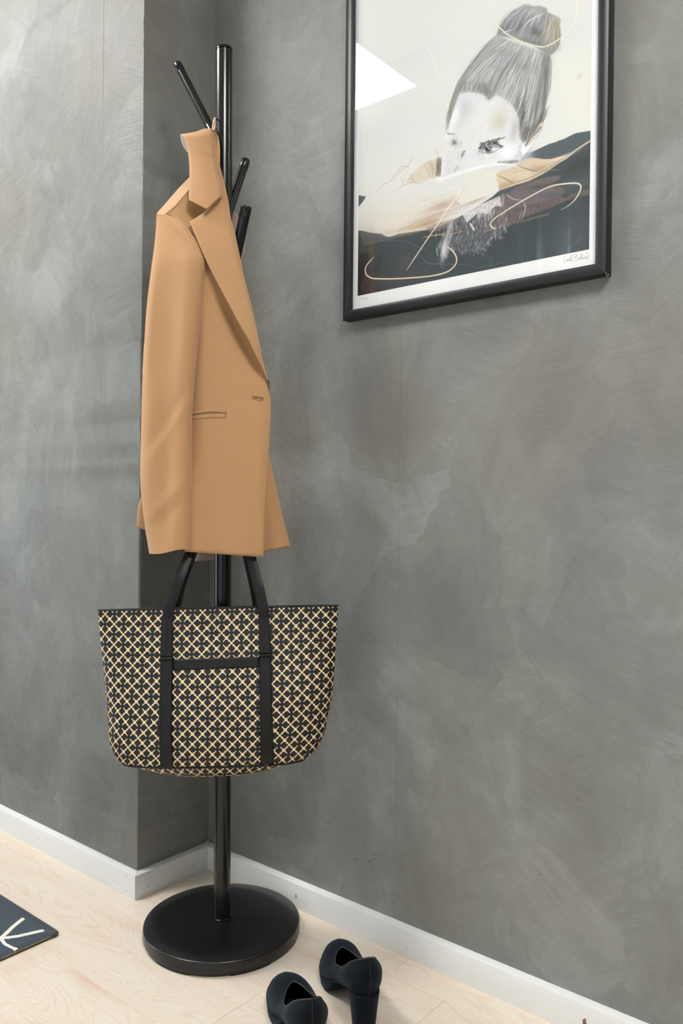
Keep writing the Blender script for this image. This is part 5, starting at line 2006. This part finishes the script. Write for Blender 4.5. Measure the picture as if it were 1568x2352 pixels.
stroke([(1139, 525.5), (1130, 522), (1126.4, 514), (1133.6, 503.5), (1162, 484), (1202.4, 459.5), (1244.5, 436.5), (1271, 426), (1300, 421.6), (1322, 420.6), (1332, 424), (1334, 432), (1328, 447), (1319, 460), (1303.8, 473), (1287.6, 482.4)], GOLD, 2.7, 1, (.05, .2))
stroke([(1162.6, 445), (1170, 452), (1184, 458.5), (1202, 459.5)], (214, 206, 200), 1.5, .9)
stroke([(1201.5, 461), (1206, 474), (1205, 485), (1197, 505)], (226, 220, 214), 1.5, .9)
stroke([(1201, 484), (1194, 496), (1192, 504)], (206, 200, 196), 1.2, .8)

verts = np.zeros((NXP * NZP, 3))
gx, gz = np.meshgrid(np.linspace(AX0, AX1, NXP), np.linspace(AZ0, AZ1, NZP))
verts[:, 0], verts[:, 1], verts[:, 2] = gx.ravel(), YP, gz.ravel()
idx = (np.arange(NZP - 1)[:, None] * NXP + np.arange(NXP - 1)[None, :]).ravel()
quads = np.stack([idx, idx + 1, idx + NXP + 1, idx + NXP], -1).astype(np.int32)
me = bpy.data.meshes.new('print')
me.vertices.add(len(verts)); me.vertices.foreach_set('co', verts.astype(np.float32).ravel())
me.loops.add(quads.size); me.loops.foreach_set('vertex_index', quads.ravel())
me.polygons.add(len(quads)); me.polygons.foreach_set('loop_start', np.arange(0, quads.size, 4, dtype=np.int32))
me.update(calc_edges=True)
ca_ = me.color_attributes.new('ink', 'FLOAT_COLOR', 'POINT')
ink4 = np.ones((NXP * NZP, 4), np.float32); ink4[:, :3] = INK.reshape(-1, 3)
ca_.data.foreach_set('color', ink4.ravel())
link('print', me, M['art_print'], pic, smooth=False)
# the part of the sheet above the picture's edge
me = mesh_of([(AX0, YP, AZ1), (AX1, YP, AZ1), (AX1, YP, FZ1 - .046), (AX0, YP, FZ1 - .046)], [(0, 1, 2, 3)])
ca_ = me.color_attributes.new('ink', 'FLOAT_COLOR', 'POINT')
ca_.data.foreach_set('color', np.tile(np.append(lin((224, 224, 219)), 1), 4).astype(np.float32))
link('print', me, M['art_print'], pic, smooth=False)


# pencil edition number and signature on the margin
def pencil(lines_, name, r=.00024):
    bm = bmesh.new()
    for pts in lines_:
        P = np.array(pts, float)
        if len(P) > 2: P = catmull(P, np.linspace(0, 1, len(P) * 5))
        t = sweep([on(x, y, 1, YP + .0001) for x, y in P], 5, r)
        bm.from_mesh(t); bpy.data.meshes.remove(t)
    me = bpy.data.meshes.new('p'); bm.to_mesh(me); bm.free()
    return link(name, me, M['pencil'], pic)


simple('pencil', rgb(160, 158, 153), .8)
z = lambda x, y: (760 + x / 11.2, 640 + y / 11.2)
pencil([[z(705, 490), z(735, 484), z(722, 548)], [z(712, 520), z(738, 516)], [z(765, 480), z(768, 512), z(790, 508)], [z(792, 476), z(788, 540)], [z(828, 470), z(800, 565)],
        [z(862, 478), z(842, 482), z(846, 500), z(864, 506), z(858, 526), z(838, 528)], [z(898, 496), z(882, 506), z(886, 524), z(902, 522), z(906, 502), z(898, 496)], [z(936, 482), z(924, 494), z(930, 512), z(946, 508), z(950, 486), z(936, 482)]], 'edition_number')
z = lambda x, y: (1080 + x / 5.227, 360 + y / 5.227)
pencil([[z(1160, 1186), z(1128, 1206), z(1122, 1250), z(1136, 1278)], [z(1144, 1262), z(1152, 1226), z(1160, 1262), z(1168, 1220), z(1178, 1258), z(1186, 1214), z(1196, 1252)], [z(1196, 1252), z(1200, 1196), z(1206, 1180), z(1204, 1250), z(1222, 1226), z(1214, 1252), z(1230, 1250)],
        [z(1252, 1172), z(1232, 1180), z(1230, 1206), z(1250, 1210), z(1272, 1176), z(1280, 1190), z(1258, 1214), z(1290, 1216), z(1286, 1240), z(1254, 1250), z(1240, 1240)], [z(1296, 1206), z(1300, 1236), z(1312, 1206), z(1318, 1236)], [z(1320, 1236), z(1338, 1160), z(1330, 1230), z(1348, 1206), z(1356, 1226), z(1338, 1236)],
        [z(1362, 1226), z(1372, 1200), z(1382, 1226), z(1390, 1196), z(1398, 1222), z(1416, 1210), z(1414, 1180), z(1396, 1146)]], 'signature')
